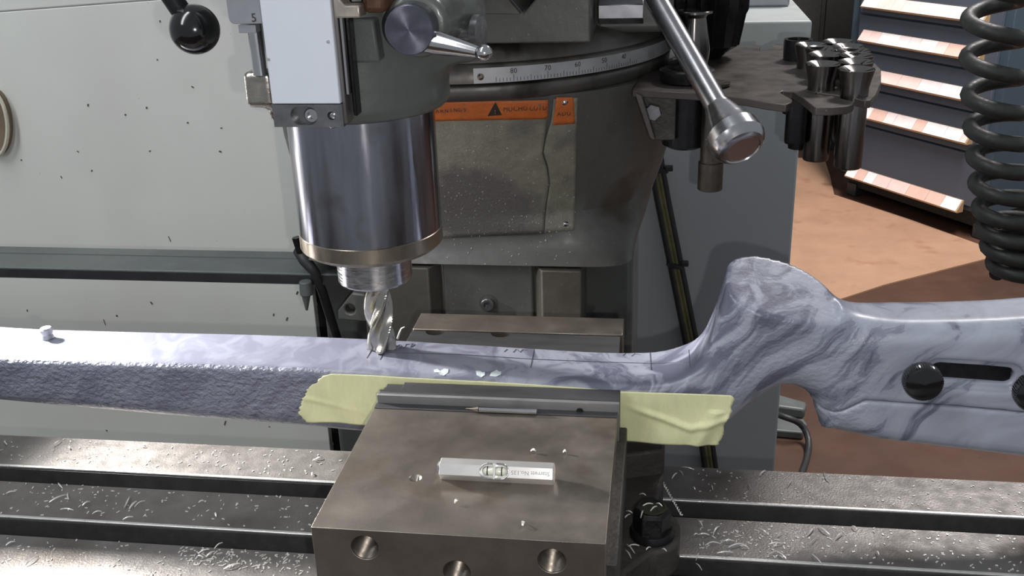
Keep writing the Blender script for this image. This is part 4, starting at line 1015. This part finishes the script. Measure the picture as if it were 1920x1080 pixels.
# ================================================================== end mill
em = thing('end_mill', (QX, QY, H - .30), 'bright four-flute end mill held in the spindle over the stock', 'end mill')
zt0 = H - .3035; zt1 = zn0
rows = []; nz_ = 70; nt = 72; Rm = .0098
for j in range(nz_ + 1):
    z = zt0 + (zt1 - zt0) * j / nz_; row = []
    tw = -(z - zt0) / .0098 * math.tan(math.radians(30))
    runout = min(1, max(0, (zt1 - z + .004) / .012))
    for k in range(nt):
        th = 2 * math.pi * k / nt; ph = ((th + tw) * 4 / (2 * math.pi)) % 1.0
        if ph < .14: r = Rm
        elif ph < .22: r = Rm - (ph - .14) / .08 * .0006
        else:
            f = (ph - .22) / .78; r = Rm - .0006 - .0036 * math.sin(math.pi * min(1, f * 1.0)) ** .8 - .0010 * (1 - f) * 0
            if f > .93: r = r + (Rm - r) * ((f - .93) / .07)
        r = Rm + (r - Rm) * (.35 + .65 * runout)
        row.append(Vector((QX + r * math.cos(th), QY + r * math.sin(th), z + .0008 * (0 if j else (1 - abs(ph - .1) * 2)))))
    rows.append(row)
b = MB(); b.grid(rows, True); b.f.append(tuple(range(nt - 1, -1, -1))); b.f.append(tuple(range(nz_ * nt, (nz_ + 1) * nt))); b.build('fluted_cutter', m_mill, em, smooth=28)
b = MB(); b.cyl((QX, QY, zt1 - .001), (QX, QY, zt1 + .012), .0092, n=32); b.build('shank', m_mill, em)
c = PZ(752, 640, -.309)
b = MB(); b.tube([c + Vector((-.003, .002, .001)), c + Vector((-.001, .001, .006)), c + Vector((.001, 0, .010)), c + Vector((.0035, 0, .0115))], [.0008, .0007, .0005, .0003], 6)
tag(b.build('cutting_curl', m_swarf, smooth=60), 'small upright curled chip just right of the cutter tip', 'shaving')

# ================================================================== long crank lever with bell knob
k0 = PY(1206, -45, .845); k1 = PY(1346, 200, .735); kd = (k1 - k0).normalized()
kl = thing('crank_lever', k1, 'long bright steel lever ending in a bell-shaped knob', 'lever')
Lr = (k1 - k0).length
b = MB(); b.lathe([(0, .0082), (Lr, .0088)], k0, kd, 40); b.build('rod', m_rod, kl, smooth=60)
prf = [(0, .0087), (.0005, .0098)]
for k in range(9): prf += [(.002 + k * .0018, .0101 + k * .00062), (.0030 + k * .0018, .0104 + k * .00062)]
prf += [(.0205, .0163), (.0250, .0184), (.0252, .0188), (.0345, .0197), (.0352, .0194), (.0372, .0188), (.0392, .0177), (.0410, .0160), (.0422, .0140), (.0424, .0134), (.0416, .0128), (.0421, .0110), (.0423, .0001)]
b = MB(); b.lathe(prf, k1, kd, 72); b.build('bell_knob', m_chromeT, kl, smooth=14)

# ================================================================== collet rack
ZR = -.172
def RP(px, py, z=ZR): return PZ(px, py, z)
rk = thing('collet_rack', RP(1300, 170), 'dark notched steel plate bracketed to the turret, holding collets', 'rack')
op = [(1186, 168), (1260, 172), (1330, 176), (1400, 185), (1440, 192), (1474, 196), (1484, 192), (1486, 187), (1462, 173), (1468, 170), (1486, 172), (1506, 184), (1524, 199), (1530, 202), (1560, 202), (1590, 199), (1600, 195), (1602, 191), (1560, 180), (1524, 176), (1532, 173), (1590, 181), (1622, 189), (1632, 188), (1642, 178), (1652, 155), (1652, 130), (1630, 108), (1560, 90), (1500, 80), (1455, 82), (1440, 92), (1424, 95), (1426, 84), (1380, 87), (1300, 100), (1240, 120), (1200, 145)]
b = MB(); pp = [RP(a_, b_) for a_, b_ in op]; ring_n = len(pp)
me_poly = [(p.x, p.y) for p in pp]
b.prism(me_poly[::-1] if sum((me_poly[i][0] * me_poly[(i + 1) % ring_n][1] - me_poly[(i + 1) % ring_n][0] * me_poly[i][1]) for i in range(ring_n)) < 0 else me_poly, 'z', H + ZR - .006, H + ZR)
b.build('plate', m_rack, rk, .0006)
pa_ = RP(1190, 169); pb_ = RP(1258, 172)
b = MB(); b.prism([(pa_.x, H + ZR - .004), (pa_.x + .012, H + ZR - .040), (pa_.x + .018, H + ZR - .045), (pa_.x + .034, H + ZR - .045), (pa_.x + .034, H + ZR - .004)][::-1], 'y', pa_.y + .012, pa_.y + .018); b.build('bracket_leg', m_visecast, rk, .001)
b = MB(); b.prism([(pa_.x, H + ZR - .002), (pa_.x + .006, H + ZR - .004), (pa_.x + .018, H + ZR - .042), (pa_.x + .013, H + ZR - .040)][::-1], 'y', pa_.y - .002, pa_.y + .018); b.build('bracket_flange', m_rack, rk, .0008)
c = PY(1224, 209, pa_.y + .012); b = MB(); b.lathe([(0, .0075), (.005, .0075), (.0055, .0068)], c, (0, -1, 0), 6); b.build('hex_bolt', m_dro, rk, .0005)

def make_collet(label, dark=False, L=.058, hr=.0138, br=.0106, top=.0195, slots_=True, name='collet'):
    root = thing(name, (0, 0, 0), label, 'collet', 'collets standing in the rack')
    mm = m_collet
    b = MB(); b.lathe([(-L, br * .92), (-L + .0015, br), (-.002, br), (top * .30, br), (top, hr), (top + .0006, hr - .0006), (top - .0028, br * .45), (top - .010, br * .42), (top - .010, .0001)], (0, 0, 0), (0, 0, 1), 40, cap=True)
    b.build('body', mm, root, smooth=30)
    for k in range(3):
        a_ = math.radians(120 * k + 50)
        q = MB(); q.hexa([(br * .5 * math.cos(a_), br * .5 * math.sin(a_), top - .0045), (hr * 1.0 * math.cos(a_), hr * 1.0 * math.sin(a_), top - .0009), (hr * 1.0 * math.cos(a_), hr * math.sin(a_), top + .0008), (br * .5 * math.cos(a_), br * .5 * math.sin(a_), top - .0020)],
               [(br * .5 * math.cos(a_) - .0007 * math.sin(a_), br * .5 * math.sin(a_) + .0007 * math.cos(a_), top - .0045), (hr * math.cos(a_) - .0007 * math.sin(a_), hr * math.sin(a_) + .0007 * math.cos(a_), top - .0009), (hr * math.cos(a_) - .0007 * math.sin(a_), hr * math.sin(a_) + .0007 * math.cos(a_), top + .0008), (br * .5 * math.cos(a_) - .0007 * math.sin(a_), br * .5 * math.sin(a_) + .0007 * math.cos(a_), top - .0020)])
        q.build('slit', m_dark, root, smooth=0)
    return root
def copy_tree(o, parent=None):
    c = o.copy(); COL.objects.link(c); c.parent = parent
    for ch in [x for x in o.children]: copy_tree(ch, c)
    return c
clab = [((1606, 131), 'steel collet nearest the right front corner of the rack plate'), ((1543, 121), 'steel collet standing alone left of the front corner collet'),
        ((1605, 117), 'collet head directly behind the right front corner collet'), ((1606, 105), 'third collet from the front in the right hand row'),
        ((1547, 103), 'collet second from the front in the left row of the rack'), ((1600, 96), 'fourth collet from the front in the right hand row'),
        ((1541, 92), 'third collet from the front in the left row'), ((1590, 88), 'collet fifth from the front in the right row'),
        ((1520, 85), 'collet just right of the empty dark holder at rack rear'), ((1572, 79), 'rearmost collet of the right row, low against the black cupboard')]
proto = None
for i, ((px_, py_), lb) in enumerate(clab):
    if proto is None: proto = make_collet(lb); c = proto
    else: c = copy_tree(proto); c['label'] = lb
    p = RP(px_, py_, ZR + .0195); c.location = (p.x, p.y, H + ZR + .0006); c.rotation_euler.z = random.uniform(0, 2)
# dark ring holder at the rear
c = RP(1497, 74, ZR + .018)
b = MB(); b.lathe([(-.05, .010), (0, .0125), (.016, .0130), (.018, .0125), (.018, .0095), (.006, .009), (.006, .0001)], (c.x, c.y, H + ZR + .0005), (0, 0, 1), 32)
tag(b.build('split_collet', m_black, smooth=30), 'black hollow split collet at the rear left of the rack', 'collet', 'collets standing in the rack')
# short dark collets under the plate at the notch
for px_, lb, r_c in ((1487, 'dark short plug hanging below the rack beside the notch', .0085), (1500, 'dark plug partly hidden behind the notch plug', .008)):
    c = RP(px_ + 10, 170); b = MB(); L_ = .036 if px_ == 1487 else .046
    b.lathe([(-L_, r_c * .95), (-L_ + .002, r_c), (0, r_c)], (c.x, c.y + (.0 if px_ == 1487 else .022), H + ZR - .0062), (0, 0, 1), 32)
    tag(b.build('tool_plug', m_black, smooth=30), lb, 'plug')
# slim steel shank hanging behind the lever and black socket beside it
c = RP(1331, 168); c.y += .014
b = MB(); b.lathe([(-.088, .0098), (-.0875, .0105), (-.064, .0105), (-.0635, .0092), (0, .0092), (.001, .013), (.003, .013)], (c.x + .004, c.y, H + ZR), (0, 0, 1), 36); tag(b.build('tool_shank', m_hole, smooth=30), 'slim dull steel shank hanging under the rack behind the lever', 'tool')
c = RP(1288, 158)
b = MB(); b.lathe([(-.056, .014), (-.053, .0195), (0, .0195), (.001, .022), (.010, .023), (.011, .021), (.011, .015), (.004, .014), (.004, .0001)], (c.x, c.y + .012, H + ZR), (0, 0, 1), 40); tag(b.build('black_socket', m_black, smooth=30), 'wide black socket hanging through the rack left of the lever', 'socket')
# big dark toothed chuck with steel collar at the top
c = RP(1322, 118); ch = thing('drill_chuck', (c.x, c.y, H + ZR), 'black toothed chuck standing on the rack behind the lever', 'chuck')
b = MB(); n = 40; rows = []
for z, r, tt in ((0.0006, .016, 0), (.006, .022, 0), (.012, .030, .002), (.040, .034, .003), (.044, .036, .003), (.075, .037, .003), (.10, .037, .0)):
    rows.append([Vector((c.x + (r + (tt if k % 2 else -tt)) * math.cos(2 * math.pi * k / n), c.y + .03 + (r + (tt if k % 2 else -tt)) * math.sin(2 * math.pi * k / n), H + ZR + z)) for k in range(n)])
b.grid(rows, True); b.f.append(tuple(range(n - 1, -1, -1))); b.f.append(tuple(range(6 * n, 7 * n))); b.build('toothed_body', m_black, ch, smooth=20)
c = PY(1303, 20, .93); cn = thing('arbor', (c.x, .93, H + ZR), 'tapered steel arbor with a hex socket in its flanged top', 'arbor')
zz_ = c.z - (H + ZR)
b = MB(); b.lathe([(0, .0125), (zz_ * .35, .0145), (zz_ - .006, .0105), (zz_ - .003, .0125), (zz_ - .0022, .0160), (zz_ - .0005, .0160), (zz_, .0150), (zz_ - .0012, .009), (zz_ - .0012, .0001)], (c.x, c.y, H + ZR + .0005), (0, 0, 1), 40); b.build('cone', m_collet, cn, smooth=30)
b = MB(); b.lathe([(0, .0055), (.0004, .0055)], (c.x, c.y, c.z - .0009), (0, 0, 1), 6); b.build('hex_socket', m_dark, cn, smooth=0)

# ================================================================== cables on the cabinet front
cbn = thing('cable_bundle', PY(1265, 500, YC - .01), 'olive and black cables tied together running down behind the column', 'cables')
path = [(1222, 260), (1232, 320), (1243, 380), (1255, 440), (1267, 500), (1281, 570), (1297, 650), (1312, 740), (1326, 840), (1334, 900), (1345, 990), (1362, 1120), (1400, 1500)]
for off, m, r in ((-9, m_rubber, .0045), (-3, m_cable, .0038), (4, m_cable, .0042), (10, m_rubber, .0045)):
    b = MB(); b.tube([PY(a_ + off, b_, YC - .0150) for a_, b_ in path], r, 10); b.build('cable', m, cbn, smooth=60)
for px_, py_ in ((1266, 496), (1236, 318)):
    c = PY(px_, py_, YC - .0175); b = MB(); b.lathe([(0, .0125), (.004, .0125)], c + Vector((0, 0, -.002)), (.15, 0, 1), 20); b.build('cable_tie', m_rubber, cbn)
    b = MB(); b.box(c.x + .008, c.x + .018, c.y - .006, c.y + .002, c.z - .001, c.z + .006); b.build('tie_head', m_rubber, cbn, .001)

# ================================================================== coiled hose at the right
YH = 1.45
ky = [-40, 40, 112, 183, 243, 297, 348, 395, 432, 465, 498, 520]
ax = [(1862, -40), (1866, 40), (1862, 112), (1864, 183), (1868, 243), (1872, 297), (1876, 348), (1882, 395), (1889, 432), (1897, 465), (1908, 498), (1916, 520)]
pts = []; NP = 22
for k in range(len(ky) - 1):
    for j in range(NP):
        f = j / NP; th = math.pi + 2 * math.pi * f
        px_ = ax[k][0] * (1 - f) + ax[k + 1][0] * f; py_ = ax[k][1] * (1 - f) + ax[k + 1][1] * f
        c = PY(px_, py_, YH); rad = .0325
        pts.append(c + Vector((rad * math.cos(th), rad * math.sin(th), 0)))
b = MB(); b.tube(pts, .0106, 12)
tag(b.build('coiled_air_hose', m_hose, smooth=80), 'dark coiled air hose hanging at the right edge of the view', 'hose')

# ================================================================== swarf
def curl(cpx, cpy, lpx, ang, bend, w=.0007, z=ZT, m=m_swarf, th=.00025):
    c = PZ(cpx, cpy, zrel(z) + .0006); L_ = lpx * c.length and lpx * (c - CAMP).length / F; n = 7; P3 = []; d_ = ang; p = Vector((0, 0, 0))
    for k in range(n):
        P3.append(p.copy()); d_ += bend / n; p += Vector((math.cos(d_), math.sin(d_) * 1.6, 0)) * L_ / n
    mid = P3[n // 2]; b = MB(); rows = []
    for k, q in enumerate(P3):
        t = (P3[min(k + 1, n - 1)] - P3[max(k - 1, 0)]).normalized(); s_ = Vector((-t.y, t.x, 0)) * w * (.3 + math.sin(math.pi * (k + .5) / n)) * .5
        h_ = .0004 + .0012 * math.sin(math.pi * k / (n - 1)); o3 = c + q - mid
        rows.append([o3 - s_ + Vector((0, 0, h_)), o3 + s_ + Vector((0, 0, h_ + .0003)), o3 + s_ + Vector((0, 0, h_ - th)), o3 - s_ + Vector((0, 0, h_ - th))])
    b.grid(rows, True); b.f.append((3, 2, 1, 0)); q = 4 * (n - 1); b.f.append((q, q + 1, q + 2, q + 3)); return b
R_ = [(1290, 880, 26, -.5, .6), (1265, 893, 18, .8, .2), (1277, 888, 14, -1, .2), (1335, 915, 12, -1.5, .3), (1301, 917, 7, -.8, .2), (1405, 912, 18, -1.5, .4), (1481, 907, 20, 1.1, -.4), (1549, 895, 24, -1.5, .5), (1430, 888, 20, .6, .3),
      (1313, 982, 16, -1.1, .2), (1342, 995, 24, 1.2, -.5), (1430, 997, 20, -.8, .4), (1462, 1003, 12, .7, -.2), (1455, 1021, 30, .05, .1), (1451, 1038, 26, .2, .3), (1465, 1042, 22, -.6, -.2), (1521, 998, 22, .7, .2), (1544, 996, 26, -1, .5), (1526, 1015, 24, .5, .3),
      (1573, 1006, 20, .8, -.4), (1602, 991, 12, -.8, .2), (1367, 1016, 22, -.1, .3), (1380, 1024, 34, .25, .1), (1360, 1038, 34, 0, .2), (1335, 1020, 30, .5, -.6), (1308, 1045, 18, 1.1, .1), (1531, 1050, 26, -1.1, .4), (1310, 1064, 18, -1, .3), (1305, 1004, 10, .1, .2), (1320, 1004, 22, -.1, .2), (1580, 1030, 8, 0, .2), (1645, 1038, 8, -1, .1), (1395, 1026, 18, -.3, .2)]
for r in R_:
    tag(curl(*r, w=random.uniform(.0003, .0007)).build('shaving', m_swarf, smooth=60), 'thin pale shaving lying on the mill table right of the vise', 'shaving', 'shavings right of the vise')
L_s = [(107, 832, 16, 1, .4), (10, 832, 14, -.6, .3), (112, 912, 22, -.7, .4), (108, 936, 26, .6, .3), (127, 932, 20, -1, .5), (125, 957, 28, -.1, .2), (240, 942, 26, -1, -.5), (250, 948, 18, 1.2, .5), (262, 945, 18, 1.2, -.6), (162, 945, 12, .8, .1), (182, 962, 16, .5, -.2), (240, 973, 18, .3, .2), (272, 970, 8, 0, .2), (378, 942, 12, .2, .2), (404, 966, 12, -.8, .1), (20, 925, 16, .1, .5), (60, 1052, 20, 1.2, -.3), (20, 1020, 14, .6, .1), (382, 1035, 20, .5, .1), (410, 1024, 16, .9, .1), (435, 1063, 30, .4, .1), (280, 1080, 14, 1.5, .1), (375, 1045, 14, -.2, .3), (395, 1040, 16, .8, .1), (598, 861, 14, .1, .4), (590, 865, 10, -.4, .3), (585, 890, 8, -1.2, 0), (130, 841, 8, -.6, 0), (270, 838, 8, 0, .2)]
for r in L_s:
    tag(curl(*r, w=random.uniform(.0004, .0009)).build('shaving', m_swarf, smooth=60), 'thin pale shaving lying on the mill table left of the vise', 'shaving', 'shavings left of the vise')
for r, z, lb in (((677, 942, 0, 0, 0), 0, 0),):
    pass
for (px_, py_, l, a_, bd), lb in (((856, 942, 9, .7, 0), 'pale chip on the jaw block below the level'), ((981, 983, 9, 1.4, .2), 'pale chip near the front edge of the jaw block'), ((1000, 847, 12, -.1, .2), 'pale chip on the jaw block just above the level'), ((1059, 849, 8, 0, .1), 'faint chip on the jaw block right of the level')):
    tag(curl(px_, py_, l, a_, bd, w=.0013, z=VT).build('shaving', m_swarf, smooth=60), lb, 'shaving')
tw = MB(); a_ = PZ(1243, 905, -.395); b_2 = PZ(1278, 966, -.405); pts = []
for k in range(60):
    t = k / 59; p = a_ * (1 - t) + b_2 * t; pts.append(p + Vector((.0005 * math.cos(k * 1.4), .0, .0005 * math.sin(k * 1.4))))
tw.tube(pts, .0006, 6); tag(tw.build('twisted_shaving', m_swarf, smooth=60), 'long straight twisted bright shaving leaning right of the black bolt', 'shaving')
# on the bolt and lug
for (px_, py_, l, a_, bd), zz in (((1215, 948, 22, .1, .3), LT + .0205), ((1204, 965, 18, 1.2, .2), LT + .0205), ((1226, 955, 18, .6, .2), LT + .0205), ((1236, 948, 14, -.5, .2), LT + .0205),
                                  ((1182, 1030, 26, -.9, .2), LT), ((1188, 1025, 24, 0, .2), LT), ((1178, 1040, 22, -.9, 0), LT), ((1216, 1030, 12, .5, 0), LT), ((1245, 1033, 12, -.5, .3), LT), ((1176, 970, 18, .6, .3), LT), ((1180, 962, 16, -.6, .6), LT), ((1205, 929, 14, -.2, .2), LT)):
    on_b = zz > LT + .01
    tag(curl(px_, py_, l, a_, bd, w=.0005, z=zz).build('shaving', m_swarf, smooth=60), 'thin shaving lying on the black bolt head' if on_b else 'thin shaving lying on the cast vise lug', 'shaving', 'shavings on the bolt head' if on_b else 'shavings on the vise lug')
# countless fine grains
def grains(name, regs, label):
    b = MB()
    for (xa2, xb2, yA, yB, n, mx2) in regs:
        for _ in range(n):
            px_ = random.uniform(xa2, xb2); py_ = random.uniform(yA, yB) + (px_ - (xa2 + xb2) / 2) * .058
            c = PZ(px_, py_, -.41)
            if any(s_[1] - .001 < c.y < s_[0] + .003 for s_ in slots) or c.y > .650: continue
            if vx0 - .002 < c.x < .030 and c.y > .41: continue
            c.z = ZT + .0001; a_ = random.uniform(0, 3.14); l = random.uniform(.0003, mx2); d_ = Vector((math.cos(a_), math.sin(a_), 0)) * l; s_ = Vector((-d_.y, d_.x, 0)).normalized() * random.uniform(.0002, .0005)
            b.hexa([c - d_ - s_, c + d_ - s_, c + d_ + s_, c - d_ + s_], [v + Vector((0, 0, .0004)) for v in (c - d_ - s_, c + d_ - s_, c + d_ + s_, c - d_ + s_)])
    tag(b.build(name, m_swarf, smooth=0), label, 'swarf', kind='stuff')
grains('fine_swarf', [(0, 640, 825, 880, 130, .0012), (0, 620, 915, 1000, 170, .0014), (0, 600, 1020, 1080, 90, .0012), (330, 585, 1010, 1065, 190, .0020)], 'fine pale metal grains scattered on the table left of the vise')
grains('fine_swarf', [(1250, 1920, 890, 960, 130, .0009), (1280, 1920, 985, 1060, 160, .0010), (1280, 1480, 990, 1040, 60, .0018)], 'fine pale metal grains scattered on the table right of the vise')
